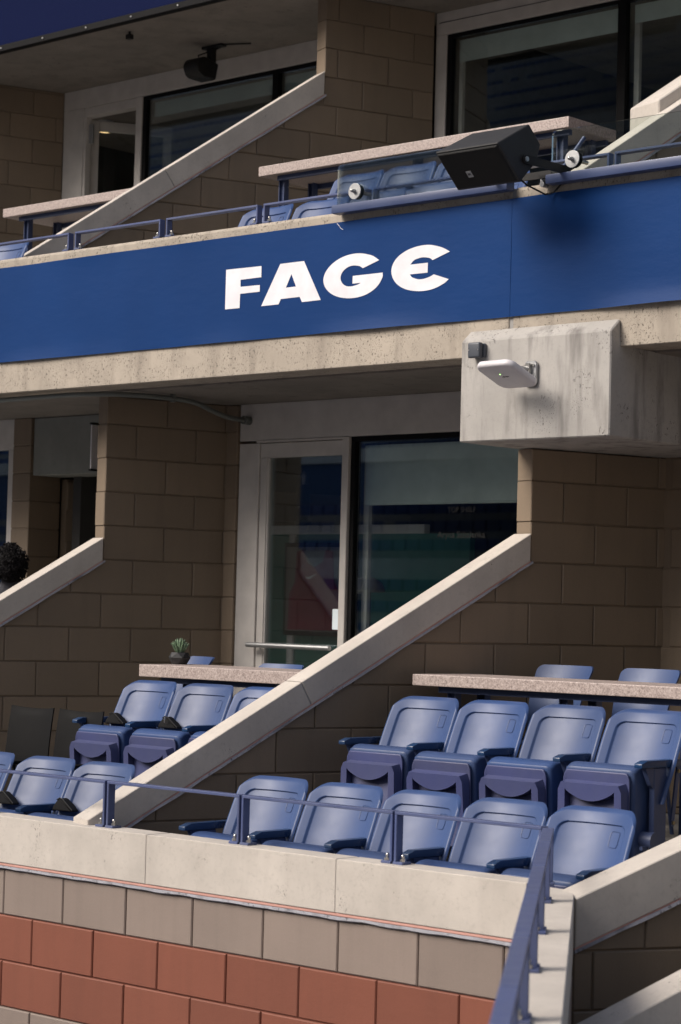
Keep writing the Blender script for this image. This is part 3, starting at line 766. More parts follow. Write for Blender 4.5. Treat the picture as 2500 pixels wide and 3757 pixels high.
# end hinge drum on the last seat of the second row
T = row2[-1]
b = MB(); b.tube([(.155, -.20, .185), (.235, -.20, .185)], .036, 24); b.box((.20, -.26, .150), (.215, -.19, .165)); b.build('seat_hinge', 'frame', T, 50, world=False)
g2 = 'blue seats on the upper level'
for i, (x, lb) in enumerate(((-8.811, 'upper level blue seat left of the glass, above the letter F'), (-8.391, 'upper level blue seat half behind the left end of the glass'), (-7.974, 'upper level blue seat behind the glass beside the round standoff'), (-7.557, 'upper level blue seat behind the glass left of the loudspeaker'), (-7.140, 'upper level blue seat hidden behind the loudspeaker'))):
    mk_seat(x, 8.975, 1.592, lb, g2, i == 0, 1.0245)
for x, lb in ((-11.15, 'blue seat back at the far left of the upper level'), (-11.57, 'blue seat cut off by the left photo edge on the upper level')):
    mk_seat(x, 8.975, 1.61, lb, g2, False, 1.0245)
for x, lb in ((-8.80, 'dark blue seat back behind the glass, higher row, above the standoff'), (-8.39, 'blue seat back in the higher upper row just left of the loudspeaker'), (-7.98, 'seat of the higher upper row behind the loudspeaker')):
    mk_seat(x, 9.72, 1.93, lb, g2)

# pouches resting on the seats
def pouch(x, y, z, label, rot=0):
    T = thing('pouch', label, 'pouch', (x, y, z), 'black zipped pouches left on the seats', rot); T.scale = (.85, .85, .85)
    out = [(-.062, 0), (-.060, .022), (-.040, .058), (-.022, .068), (.0, .062), (.045, .034), (.085, .008), (.088, 0)]
    B = MB(); B.prism(out, lambda u, v, t: Vector((u, t+v*.35, v)), -.030, .022, .009, 3); B.build('body', 'bag', T, 60, world=False)
    B = MB(); B.tube([Vector((u, v*.35-.033, v+.0005)) for u, v in out[2:7]], .0032, 6); B.build('zip', 'black', T, 50, world=False)
    if 'silver' in label:
        B = MB(); B.box((-.006, -.042, .050), (.004, -.036, .064), .001); B.box((-.004, -.042, .032), (.002, -.038, .049), .001); B.build('zip_pull', 'steel', T, None, world=False)
pouch(-8.530, 7.640, -.600, 'black padded pouch on the left end seat below the left counter', .15)
pouch(-8.130, 7.640, -.600, 'black pouch with silver zip on the middle seat below the left counter', .15)
pouch(-8.260, 6.715, -.945, 'black pouch on the front seat second from the left photo edge', .15)
pouch(-7.835, 6.715, -.945, 'black pouch on the front seat beside the coping foot', .15)

# ------------------------------------------------------------------ bar stools and dark chairs
def build_stool():
    T = thing('bar_chair', '', 'chair')
    W = .163; H0, H1 = .42, .775
    def fn(off):
        def f(u, v):
            x = W*math.sin((u-.5)*math.pi); xx = abs(x); r = .03; top = H1
            if xx > W-r: top = H1-r+math.sqrt(max(0, r*r-(xx-W+r)**2))
            z = H0+(top-H0)*v
            t = (z-H0)/(H1-H0)
            return Vector((x*(.86+.16*t), .06+.10*t**2.2-.055*(x/W)**2*(1-.35*t)+off, z))
        return f
    b = MB(); a = b.grid(fn(0), 28, 18); c = b.grid(fn(.012), 28, 18)
    for i in range(28):
        b.bm.faces.new((a[i][-1], a[i+1][-1], c[i+1][-1], c[i][-1])); b.bm.faces.new((a[i+1][0], a[i][0], c[i][0], c[i+1][0]))
    for s in (0, -1):
        for j in range(18): b.bm.faces.new((a[s][j], a[s][j+1], c[s][j+1], c[s][j]))
    b.build('backrest', 'seat', T, 50, world=False)
    MB().box((-.15, -.20, .40), (.15, .09, .425), .01, 2).build('seat', 'seat', T, 50, world=False)
    for sx in (-1, 1):
        for sy in (-1, 1): MB().tube([(sx*.12, -.05+sy*.11, .40), (sx*.15, -.05+sy*.15, 0)], .010, 8).build('leg', 'frame', T, 50, world=False)
    return T
st0 = build_stool(); first = True
for x, y, z, rz, lb in ((-6.395, 8.50, -1.0, 0, 'blue bar chair behind the right counter, left one of two'), (-5.900, 8.50, -1.0, 0, 'blue bar chair behind the right counter nearer the right photo edge'), (-8.985, 8.52, -1.04, -.35, 'blue bar chair beside the potted succulent behind the left counter'), (-8.30, 8.50, -1.06, 0, 'blue bar chair behind the left counter where the coping crosses it')):
    t_ = st0 if first else copy_tree(st0); first = False
    t_.location = Vector((x, y, z))*K; t_.rotation_euler = (0, 0, rz); t_['label'] = lb; t_['group'] = 'blue chairs behind the counters'
def dark_chair(x, y, z, rz, lb, src=[None]):
    if src[0] is None:
        T = thing('dark_chair', lb, 'chair', (x, y, z), 'dark plastic chairs beside the block wall', rz)
        W = .170; H0, H1 = .30, .548
        def fn(off):
            def f(u, v):
                x = W*2*(u-.5); t = v
                z = H0-.05+(H1-H0+.05)*t - (.010*(1-(x/W)**2) if v > .9 else 0)
                return Vector((x*(1.0-.02*t), -.01+.035*t**1.5-.022*(x/W)**2+off, z))
            return f
        b = MB(); a = b.grid(fn(0), 20, 16); c = b.grid(fn(.008), 20, 16)
        for i in range(20): b.bm.faces.new((a[i][-1], a[i+1][-1], c[i+1][-1], c[i][-1])); b.bm.faces.new((a[i+1][0], a[i][0], c[i][0], c[i+1][0]))
        for s in (0, -1):
            for j in range(16): b.bm.faces.new((a[s][j], a[s][j+1], c[s][j+1], c[s][j]))
        b.build('backrest', 'darkchair', T, 50, world=False)
        MB().box((-.15, -.26, .26), (.15, .02, .28), .008, 2).build('seat', 'darkchair', T, 50, world=False)
        for sx in (-1, 1):
            for sy in (-.22, .03): MB().tube([(sx*.13, sy, .26), (sx*.15, sy*1.15, 0)], .009, 8).build('leg', 'darkchair', T, 50, world=False)
        src[0] = T; return T
    T = copy_tree(src[0]); T.location = Vector((x, y, z))*K; T.rotation_euler = (0, 0, rz); T['label'] = lb; return T
dark_chair(-9.03, 7.50, -1.08, .02, 'dark plastic chair at the far left against the block wall')
dark_chair(-8.64, 7.50, -1.08, .02, 'dark plastic chair beside the end armrest of the left counter row')

# ------------------------------------------------------------------ counters
def counter(label, x0, x1, y0, y1, z, th, zf, legs, rounded=False):
    T = thing('counter', label, 'counter', ((x0+x1)/2, (y0+y1)/2, zf), 'granite drink counters')
    MB().box((x0, y0, z-th), (x1, y1, z), .004, 2).build('counter_top', 'granite', T)
    MB().box((x0+.12, y0+.05, z-th-.030), (x1-.03, y0+.075, z-th), 0).build('support_rail', 'frame', T)
    MB().box((x0+.12, y1-.06, z-th-.030), (x1-.03, y1-.035, z-th), 0).build('support_rail', 'frame', T)
    for lx in legs:
        for ly in (y0+.10, y1-.09):
            b = MB(); b.box((lx-.022, ly-.004, zf), (lx+.022, ly+.004, z-th)); b.box((lx-.024, ly-.022, zf), (lx-.018, ly+.022, z-th)); b.box((lx+.018, ly-.022, zf), (lx+.024, ly+.022, z-th))
            b.build('leg', 'frame', T)
    return T
counter('pinkish granite counter in the right lower suite, in front of the two bar chairs', -6.776, -4.3, 7.93, 8.34, -.278, .053, -1.08, (-6.60, -5.95, -5.3))
counter('pinkish granite counter in the left lower suite carrying the succulent', -8.680, -6.98, 7.93, 8.34, -.298, .064, -1.08, (-8.40, -7.75, -7.2))
counter('granite counter on the upper level ending behind the black loudspeaker', -9.850, -7.403, 9.90, 10.36, 2.826, .062, 1.93, (-9.72, -8.60, -7.52))
counter('granite counter at the upper left edge below the open door', -12.418, -10.95, 9.90, 10.36, 2.826, .062, 1.93, (-12.25, -11.4))

# ------------------------------------------------------------------ window walls
def frame_box(T, name, a, b, mat='alu', bev=.003): return MB().box(a, b, bev).build(name, mat, T)
def pane(T, x0, x1, z0, z1, y): MB().box((x0, y, z0), (x1, y+.008, z1)).build('glass_pane', 'winglass', T)
# lower left suite: door and window
Y = WY
T = thing('window_wall', 'lower suite window wall with putty frame, open-view glass door and large shaded window', 'window', (-8.5, Y, -.98))
frame_box(T, 'header', (-9.60, Y, 1.036), (-6.45, Y+.10, 1.262))
MB().box((-9.45, Y-.006, 1.022), (-8.735, Y+.06, 1.034)).build('header_trim', 'alu', T)
frame_box(T, 'jamb', (-9.60, Y, -.98), (-9.430, Y+.10, 1.020))
frame_box(T, 'post', (-8.738, Y-.010, -.98), (-8.687, Y+.10, 1.034))
# door leaf
MB().box((-9.428, Y+.012, .930), (-8.740, Y+.05, 1.018), .003).build('door_frame', 'alu', T)
MB().box((-9.428, Y+.012, -.98), (-9.356, Y+.05, .928), .003).build('door_frame', 'alu', T)
MB().box((-9.375, Y+.006, -.98), (-9.366, Y+.012, .935)).build('door_bead', 'alu', T)
pane(T, -9.356, -8.740, -.98, .929, Y+.03)
b = MB(); b.tube([(-9.440, Y-.050, -.205), (-8.76, Y-.050, -.208)], .016, 12); b.tube([(-9.40, Y-.05, -.205), (-9.39, Y+.012, -.205)], .010, 8); b.build('push_bar', 'galv', T, 50)
MB().box((-8.810, Y+.020, -.100), (-8.744, Y+.026, .022), .002).build('notice', 'paper', T)
# window
MB().box((-8.684, Y+.012, 1.006), (-6.5, Y+.05, 1.034)).build('gasket', 'gasket', T)
MB().box((-8.684, Y+.012, -.98), (-8.654, Y+.05, 1.005)).build('gasket', 'gasket', T)
MB().box((-8.640, Y+.085, -.98), (-8.600, Y+.115, 1.0)).build('shade_track', 'alu', T)
pane(T, -8.654, -6.5, -.98, 1.005, Y+.03)
MB().box((-8.640, Y+.062, .985), (-6.5, Y+.11, 1.034)).build('shade_box', 'gasket', T)
MB().box((-8.618, Y+.070, .636), (-6.5, Y+.073, .99)).build('roller_shade', 'shade', T)
MB().tube([(-8.618, Y+.0715, .640), (-6.5, Y+.0715, .640)], .008, 8).build('shade_bar', 'shade', T)
# lettering on the glass
def text(txt, loc, size, mat, parent, rot=(math.pi/2, 0, 0), ext=.0005, name='lettering'):
    cu = bpy.data.curves.new('t', 'FONT'); cu.body = txt; cu.size = size; cu.extrude = ext; cu.align_x = 'CENTER'; cu.align_y = 'CENTER'
    o = bpy.data.objects.new('t', cu); COL.objects.link(o); bpy.context.view_layer.update()
    me = bpy.data.meshes.new_from_object(o); bpy.data.objects.remove(o)
    from mathutils import Euler
    R = Euler(rot).to_matrix().to_4x4() if not isinstance(rot, Matrix) else rot
    me.transform(R); off = Vector(parent['_o'])
    for v in me.vertices: v.co = (v.co + Vector(loc) - off)*K
    q = bpy.data.objects.new(name, me); COL.objects.link(q); q.parent = parent; me.materials.clear(); me.materials.append(M[mat]); return q
M['faint'] = simple('faded_glass_lettering', (.06, .06, .06), .7)
text('TOP SHELF', (-7.85, Y+.027, .595), .042, 'faint', T)
text('Aryna Sabalenka', (-7.85, Y+.027, .455), .052, 'faint', T)
# upper windows
Y = UY
T = thing('window_wall', 'upper left window wall with a white door standing open and a shaded window', 'window', (-12.8, Y, 1.93))
frame_box(T, 'header', (-14.24, Y, 4.16), (-10.55, Y+.10, 4.32))
frame_box(T, 'jamb', (-14.24, Y, 1.93), (-13.990, Y+.10, 4.158))
frame_box(T, 'post', (-13.340, Y, 1.93), (-13.268, Y+.10, 4.158))
MB().box((-13.99, Y+.01, 4.085), (-13.342, Y+.10, 4.157), .003).build('door_header', 'alu', T)
b = MB(); b.box((-13.985, Y+.005, 1.93), (-13.955, Y+.055, 4.083)); b.build('door_stop', 'alu', T)
MB().box((-13.952, Y+.03, 3.86), (-13.905, Y+.05, 4.02), .003).build('door_hinge', 'galv', T)
MB().box((-13.266, Y+.012, 4.128), (-10.57, Y+.05, 4.157)).build('gasket', 'gasket', T)
MB().box((-13.266, Y+.012, 1.93), (-13.225, Y+.05, 4.127)).build('gasket', 'gasket', T)
MB().box((-11.79, Y+.005, 1.93), (-11.73, Y+.05, 4.127)).build('mullion', 'gasket', T)
pane(T, -13.225, -11.79, 1.93, 4.127, Y+.03); pane(T, -11.73, -10.57, 1.93, 4.127, Y+.03)
MB().box((-13.19, Y+.070, 3.99), (-11.80, Y+.073, 4.11)).build('roller_shade', 'shade', T)
MB().box((-11.72, Y+.070, 3.99), (-10.57, Y+.073, 4.11)).build('roller_shade', 'shade', T)
# open door leaf swung inwards
D = thing('door', 'open white framed glass door swung inwards on the upper level', 'door', (-14.01, Y+.10, 1.93), rotz=math.radians(60))
for nm_, a, b_ in (('stile', (0, 0, 0), (.075, .04, 2.15)), ('stile', (.63, 0, 0), (.70, .04, 2.15)), ('rail', (.077, .001, 2.065), (.628, .039, 2.15)), ('rail', (.077, .001, 0), (.628, .039, .2))):
    MB().box(a, b_, .003).build(nm_, 'alu', D, None, world=False)
MB().box((.075, .015, .2), (.63, .022, 2.065)).build('glass_pane', 'winglass', D, None, world=False)
T = thing('window_wall', 'large upper right window with a partly lowered grey shade and dark mullion', 'window', (-8.5, Y, 1.93))
frame_box(T, 'header', (-10.15, Y, 4.155), (-5.5, Y+.10, 4.32))
MB().box((-10.12, Y-.004, 4.243), (-5.5, Y+.02, 4.246)).build('header_groove', 'gasket', T)
frame_box(T, 'jamb', (-10.15, Y, 1.93), (-10.052, Y+.10, 4.153))
MB().box((-10.050, Y+.012, 4.128), (-5.5, Y+.05, 4.153)).build('gasket', 'gasket', T)
MB().box((-10.050, Y+.012, 1.93), (-10.012, Y+.05, 4.127)).build('gasket', 'gasket', T)
MB().box((-8.560, Y+.002, 1.93), (-8.495, Y+.05, 4.127)).build('mullion', 'gasket', T)
MB().box((-8.600, Y+.085, 1.93), (-8.570, Y+.115, 4.1)).build('shade_track', 'alu', T)
MB().box((-8.480, Y+.085, 1.93), (-8.440, Y+.115, 4.1)).build('shade_track', 'alu', T)
MB().box((-9.995, Y+.085, 1.93), (-9.965, Y+.115, 4.1)).build('shade_track', 'alu', T)
pane(T, -10.012, -8.560, 1.93, 4.127, Y+.03); pane(T, -8.495, -5.5, 1.93, 4.127, Y+.03)
MB().box((-9.985, Y+.070, 3.955), (-8.575, Y+.073, 4.115)).build('roller_shade', 'shade', T)
MB().box((-8.470, Y+.070, 3.99), (-5.5, Y+.073, 4.115)).build('roller_shade', 'shade', T)
# far left lower bay
Y = WY
T = thing('window', 'narrow piece of lit window frame at the left photo edge', 'window', (-12.2, Y, -.98))
frame_box(T, 'header', (-13.2, Y, 1.055), (-11.765, Y+.08, 1.262))
frame_box(T, 'jamb', (-11.832, Y, -.98), (-11.765, Y+.08, 1.053))
pane(T, -13.2, -11.832, -.98, 1.053, Y+.03)
T = thing('block_pier', 'brown block pier at the left edge beside the grey bulkhead', 'wall', (-11.66, Y, -.98))
for k in range(12):
    z0 = -.98+k*BH*.92
    MB().box((-11.760, Y-.02, z0+.003), (-11.574, Y+.25, min(1.26, z0+BH*.92-.003)), .004).build('block', 'cmu', T)
MB().box((-11.755, Y-.014, -.98), (-11.580, Y+.24, 1.258)).build('mortar', 'cmu', T)
T = thing('bulkhead', 'grey-green concrete bulkhead above the dark passage at the left', 'beam', (-10.9, Y, .87))
MB().box((-11.570, Y, .872), (-9.70, Y+.25, 1.26), .005).build('panel', 'bulk', T)
T = thing('passage_wall', 'dark block wall inside the passage below the bulkhead', 'wall', (-11.5, Y+.3, -.98))
fnP = lambda s, z, t: Vector((-11.57, Y+.02, 0)) + Vector((math.sin(WA), math.cos(WA), 0))*s + Vector((math.cos(WA), -math.sin(WA), 0))*t + Vector((0, 0, z))
block_wall(T, fnP, .10, [(-.98+k*BH, -.98+(k+1)*BH, k % 2) for k in range(9)], lambda par: [(.24+par*BH+2*BH*k, .24+par*BH+2*BH*(k+1)) for k in range(5)], lambda p, a, b: p, lambda z: 'cmu')
MB().prism([(.24, -.98), (2.5, -.98), (2.5, .86), (.24, .86)], fnP, -.008, -.09).build('mortar', 'cmu', T)
# right lower suite back wall
T = thing('back_wall', 'dark block wall closing the right lower suite behind the bar chairs', 'wall', (-5.4, 9.5, -.98))
fnB = lambda s, z, t: Vector((s, 9.50-t, z))
block_wall(T, fnB, .12, [(max(.680-(k+1)*BH, -.98), min(.680-k*BH, .84), k % 2) for k in range(-1, 9) if .680-(k+1)*BH > -1.2], lambda par: [(max(-6.455, -6.60+par*BH+2*BH*k), -6.60+par*BH+2*BH*(k+1)) for k in range(0, 9)], lambda p, a, b: p, lambda z: 'cmu')
MB().box((-6.47, 9.508, -.98), (-2.9, 9.60, 1.26)).build('mortar', 'cmu', T)

# ------------------------------------------------------------------ rooms behind the glass
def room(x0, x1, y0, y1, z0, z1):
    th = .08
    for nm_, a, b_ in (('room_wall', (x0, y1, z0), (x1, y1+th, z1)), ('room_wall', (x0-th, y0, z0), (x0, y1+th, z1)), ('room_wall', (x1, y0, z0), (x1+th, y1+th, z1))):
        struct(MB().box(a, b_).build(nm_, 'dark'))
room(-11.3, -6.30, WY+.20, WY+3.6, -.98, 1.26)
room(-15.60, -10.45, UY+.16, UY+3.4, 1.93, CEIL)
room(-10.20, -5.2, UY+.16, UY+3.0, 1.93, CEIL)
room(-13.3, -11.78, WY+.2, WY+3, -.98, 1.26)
# teal display wall with shelf, framed jersey, trophy
T = thing('display_wall', 'dark teal display wall with off-white trim seen through the glass door', 'wall', (-9.660, 10.9, -.98))
ZT = .55
def ip(u, y): return u*y/9.95     # keep a pane-plane position when moved back to depth y (interior layout measured at y 9.95)
MB().box((-10.810, 10.95, -.98), (-8.9, 11.00, .53)).build('panel', 'teal', T)
MB().box((-10.860, 10.92, .53), (-9.260, 10.98, .59), .004).build('trim', 'dkwhite', T)
MB().box((-10.860, 10.92, -.98), (-10.795, 10.98, .528), .004).build('trim', 'dkwhite', T)
MB().box((-10.490, 10.935, -.98), (-10.430, 10.955, .528), .004).build('trim', 'dkwhite', T)
T = thing('framed_jersey', 'maroon sleeveless jersey in a black frame on the teal wall', 'picture', (-10.260, 10.90, -.05))
MB().box((-10.480, 10.885, -.16), (-9.810, 10.915, .47), .004).build('frame', 'gasket', T)
MB().box((-10.450, 10.878, -.13), (-9.840, 10.884, .44)).build('mount_board', 'mat', T)
jl = [(-10.420, -.12), (-10.410, .12), (-10.360, .20), (-10.345, .41), (-10.290, .42), (-10.260, .34), (-10.190, .30), (-10.110, .34), (-10.080, .42), (-10.020, .41), (-10.000, .20), (-9.940, .12), (-9.930, -.12)]
shape_mesh([jl], lambda u, v, t: Vector((u, t, v)), 10.877, 10.868).build('jersey', 'maroon', T)
sw = [(-10.260, .245), (-10.245, .225), (-10.225, .222), (-10.160, .262), (-10.228, .236), (-10.245, .238)]
shape_mesh([sw], lambda u, v, t: Vector((u, t, v)), 10.867, 10.863).build('chest_mark', 'dkwhite', T)
T = thing('trophy', 'tall slim trophy bottle standing on the teal shelf', 'trophy', (-10.360, 10.95, .59))
def lathe(B, c, pr_, n=20):
    rings = [[B.bm.verts.new((c[0]+r*math.cos(2*math.pi*k/n), c[1]+r*math.sin(2*math.pi*k/n), c[2]+z)) for k in range(n)] for r, z in pr_]
    for a, b in zip(rings, rings[1:]):
        for k in range(n): B.bm.faces.new((a[k], a[(k+1) % n], b[(k+1) % n], b[k]))
    B.bm.faces.new(rings[0][::-1]); B.bm.faces.new(rings[-1]); return B
lathe(MB(), (-10.380, 10.95, .59), [(.055, 0), (.055, .03), (.04, .035), (.04, .06), (.05, .07), (.05, .25), (.04, .28)]).build('bottle', 'gasket', T, 50)
lathe(MB(), (-10.380, 10.95, .872), [(.012, 0), (.012, .05), (.015, .055), (.006, .09)]).build('spout', 'steel', T, 50)
T = thing('cap', 'white baseball cap on a low stand behind the shaded window', 'cap', (-8.95, 9.98, .0))
b = MB()
def capf(u, v):
    th = u*2*math.pi; ph = v*math.pi/2; r = .115
    return Vector((-8.93+r*math.cos(th)*math.cos(ph), 10.0+r*math.sin(th)*math.cos(ph), .13+.095*math.sin(ph)))
b.grid(capf, 24, 8); b.build('crown', 'mat', T, 60)
MB().prism([(.06*math.cos(math.radians(a))*1.5, -.10-.085*math.sin(math.radians(a))) for a in range(0, 181, 15)], lambda u, v, t: Vector((-8.90+u, 10.0+v, t-.15*(v+.10))), .118, .126).build('brim', 'mat', T)
MB().tube([(-8.93, 10.0, -.98), (-8.93, 10.0, .20)], .03, 10).build('stand', 'gasket', T)
# ceiling lamp in the upper left room
T = thing('ceiling_lamp', 'small warm round ceiling lamp seen through the open upper door', 'lamp', (-14.76, 12.89, 4.228))
MB().tube([(-14.76, 12.89, 4.235), (-14.76, 12.89, 4.318)], .072, 24).build('lamp_rim', 'dkwhite', T, 50)
MB().tube([(-14.76, 12.89, 4.228), (-14.76, 12.89, 4.234)], .060, 24).build('lamp_lens', 'lamp', T, 50)

# ------------------------------------------------------------------ LED board and ceiling kit
T = thing('led_screen', 'dark blue LED board with black lower frame at the top left corner', 'screen', (-13, 10.68, 4.3))
MB().box((-17, 10.70, 4.352), (-9.0, 10.755, 5.6)).build('display', 'screen', T)
MB().box((-17, 10.695, 4.300), (-9.0, 10.76, 4.350), .004).build('frame', 'gasket', T)
b = MB()
for k in range(16): b.tube([(-16.5+k*.5, 10.688, 4.325), (-16.5+k*.5, 10.695, 4.325)], .006, 8)
b.build('screw', 'galv', T)
T = thing('sensor', 'tiny black sensor hanging from the ceiling edge under the LED board', 'sensor', (-12.31, 10.96, 4.27))
MB().box((-12.335, 10.94, 4.262), (-12.285, 10.98, 4.30), .006, 2).build('body', 'black', T)
MB().tube([(-12.31, 10.96, 4.299), (-12.31, 10.96, 4.322)], .008, 8).build('stem', 'black', T)
# ceiling loudspeaker
T = thing('ceiling_loudspeaker', 'rounded black loudspeaker hung from the upper ceiling on a bracket', 'speaker', (-12.13, 11.62, 4.1))
b = MB()
def spk(u, v):
    th = (u-.5)*math.pi*1.0; L = .16
    rx = .165; x = (v-.5)*2*L
    return None
secp = []
for k in range(13): a = math.radians(180+15*k); secp.append((.11*math.cos(a), .075*math.sin(a)))
secp += [(.11, .075), (-.11, .075)]
cen = Vector((-12.13, 11.55, 4.125))
secp = [(-.02+.105*math.cos(math.radians(a_)), .078*math.sin(math.radians(a_))) for a_ in range(95, 266, 10)] + [(.085, -.070), (.10, .060)]
tl = math.radians(-6)
B = MB(); B.prism(secp, lambda u, v, t: cen + Vector((t, u*math.cos(tl)-v*math.sin(tl), u*math.sin(tl)+v*math.cos(tl))), -.085, .075, .014, 3); B.build('cabinet', 'black', T, 50)
b = MB(); b.box((-12.14, 11.60, 4.18), (-12.08, 11.65, 4.30), .004); b.box((-12.20, 11.60, 4.300), (-11.98, 11.66, 4.318), .003); b.build('bracket', 'black', T)
b = MB(); b.tube([(-12.12, 11.52, 4.17), (-12.18, 11.55, 4.24), (-12.10, 11.62, 4.28), (-12.05, 11.68, 4.315)], .006, 6); b.tube([(-12.0, 11.63, 4.315), (-11.80, 11.74, 4.316)], .007, 6); b.build('cable', 'black', T)

# ------------------------------------------------------------------ big loudspeaker on the balcony edge
x1, x0 = -6.233, -6.607
FT, FB, BT = (7.80, 2.158), (7.976, 2.004), (8.035, 2.287)
R1, R2 = (8.124, 2.206), (8.100, 2.123)
prof_s = [FT, FB, R2, R1, BT]
T = thing('loudspeaker', 'large black loudspeaker with mesh front angled down over the banner', 'speaker', (-6.42, 8.0, 2.0))
def spfn(y, z, x):
    tp = 1-.10*max(0, (y-7.9)/.25)*(.0)
    return Vector((x, y, z))
B = MB(); vs0 = [B.bm.verts.new((x0+(.03 if p in (R1, R2, BT) else 0), *p)) for p in prof_s]; vs1 = [B.bm.verts.new((x1, *p)) for p in prof_s]
B.bm.faces.new(vs0); B.bm.faces.new(vs1[::-1])
for i in range(5): B.bm.faces.new((vs0[(i+1) % 5], vs0[i], vs1[i], vs1[(i+1) % 5]))
B._bev(vs0+vs1, .010, 3); B.build('cabinet', 'speaker', T, 40)
fd = Vector((0, FB[0]-FT[0], FB[1]-FT[1])); FH = fd.length; fd.normalize(); fx = Vector((1, 0, 0)); fnn = fx.cross(fd) * 1.0
if fnn.y > 0: fnn = -fnn
C0 = Vector((x0, *FT))
gfn = lambda u, v, t: C0 + fx*u + fd*v + fnn*t
Wd = x1-x0
B = MB(); B.prism([(.012, .012), (Wd-.010, .012), (Wd-.010, FH-.012), (.012, FH-.012)], gfn, -.002, .006, .003); B.build('grille_frame', 'grille', T)
B = MB()
nb = 34
for k in range(nb):
    v = .018+(FH-.036)*k/(nb-1); B.prism([(.018, v-.0014), (Wd-.016, v-.0014), (Wd-.016, v+.0014), (.018, v+.0014)], gfn, .006, .0085)
for k in range(56):
    u = .018+(Wd-.034)*k/55; B.prism([(u-.0012, .018), (u+.0012, .018), (u+.0012, FH-.018), (u-.0012, FH-.018)], gfn, .0062, .008)
g = B.build('grille_mesh', 'black', T)
B = MB(); B.prism([(.118, .125), (.148, .125), (.148, .160), (.118, .160)], gfn, .0085, .0105); lg = B.build('badge', 'galv', T)
rotm = Matrix((fx, -fd, fnn)).transposed().to_4x4()
text('JBL', gfn(.133, .143, .0108), .016, 'gasket', T, rotm)
# side pivot and arms
B = MB(); B.prism([(8.00+.020*math.cos(math.radians(a)), 2.115+.020*math.sin(math.radians(a))) for a in range(90, 271, 20)] + [(8.33, 2.095), (8.33, 2.135)], lambda y, z, x: Vector((x, y, z)), x1+.004, x1+.014); B.build('mounting_arm', 'black', T)
B = MB(); B.tube([(x1+.010, 8.00, 2.115), (x1+.020, 8.00, 2.115)], .012, 12); B.build('pivot_bolt', 'galv', T, 50)
B = MB(); B.prism([(7.99, 2.095), (7.99, 2.135), (8.33, 2.135), (8.33, 2.095)], lambda y, z, x: Vector((x, y, z)), x0-.006, x0-.014); B.build('mounting_arm', 'black', T)
B = MB(); B.box((x0-.014, 8.33, 2.098), (x1+.014, 8.342, 2.132)); B.box((-6.36, 8.28, 2.085), (-6.20, 8.50, 2.100)); B.build('yoke', 'black', T)
B = MB(); B.tube([(-6.33, 8.34, 2.09), (-6.30, 8.40, 2.16), (-6.23, 8.46, 2.30)], .010, 10); B.build('stay', 'frame', T, 50)
B = MB(); B.tube([(-6.345, 8.10, 2.06), (-6.345, 8.17, 2.035), (-6.335, 8.30, 2.01), (-6.30, 8.32, 2.02), (-6.25, 8.32, 2.06), (-6.245, 8.33, 2.11)], .0045, 8); B.build('cable', 'black', T, 60)
B = MB(); B.box((-6.37, 8.30, 2.072), (-6.27, 8.40, 2.092), .003); B.tube([(-6.35, 8.29, 2.06), (-6.35, 8.33, 2.06)], .014, 10); B.build('clamp', 'galv', T)

# ------------------------------------------------------------------ antenna, junction box
T = thing('wireless_antenna', 'white rounded square wireless antenna tilted out from the concrete box', 'antenna', (-6.36, 8.2, 1.1))
c = Vector((-6.385, 8.095, 1.125)); ex = Vector((1, -.10, .0)).normalized(); ey = Vector((.06, .86, -.37)).normalized(); ey = (ey-ex*ey.dot(ex)).normalized(); en = ex.cross(ey)
if en.z < 0: en = -en
def rrect(w_, h_, r, n=8):
    out = []
    for cx, cy, a0 in ((w_-r, h_-r, 0), (-w_+r, h_-r, 90), (-w_+r, -h_+r, 180), (w_-r, -h_+r, 270)):
        for k in range(n+1): a = math.radians(a0+90*k/n); out.append((cx+r*math.cos(a), cy+r*math.sin(a)))
    return out
afn = lambda u, v, t: c + ex*u + ey*v + en*t
B = MB(); rings = []
for s_, t in ((.90, -.004), (.965, -.001), (1.0, .006), (1.0, .018), (.975, .026), (.90, .031)):
    rings.append([B.bm.verts.new(afn(u*s_, v*s_, t)) for u, v in rrect(.118, .112, .045)])
nn = len(rings[0])
for a, b in zip(rings, rings[1:]):
    for k in range(nn): B.bm.faces.new((a[k], a[(k+1) % nn], b[(k+1) % nn], b[k]))
B.bm.faces.new(rings[0][::-1]); B.bm.faces.new(rings[-1]); B.build('radome', 'white', T, 50)
rotm = Matrix((ex, ey, en)).transposed().to_4x4() @ Matrix.Rotation(math.pi, 4, 'X')
B = MB()
for k, hgt in enumerate((.004, .007, .010, .007, .004, .007, .010, .007, .004)): B.prism([(-.020+k*.005, -.004-hgt/2), (-.0178+k*.005, -.004-hgt/2), (-.0178+k*.005, -.004+hgt/2), (-.020+k*.005, -.004+hgt/2)], afn, -.0040, -.0050)
B.build('logo_mark', 'gasket', T)
B = MB(); B.tube([afn(-.012, -.030, -.0045), afn(-.012, -.030, -.0065)], .0028, 8); B.build('status_light', 'led', T)
B = MB(); B.prism([(-6.398, 1.098), (-6.398, 1.190), (-6.388, 1.212), (-6.335, 1.212), (-6.325, 1.200), (-6.325, 1.110), (-6.335, 1.094), (-6.385, 1.094)], lambda u, v, t: Vector((u, t, v)), 8.262, 8.246, .003); B.build('wall_plate', 'galv', T, 40)
B = MB()
for q in ((-6.392, 1.185), (-6.340, 1.190), (-6.338, 1.110)): B.tube([(q[0], 8.246, q[1]), (q[0], 8.238, q[1])], .007, 6)
B.box((-6.378, 8.225, 1.150), (-6.350, 8.246, 1.200), .002); B.build('bolt', 'steel', T)
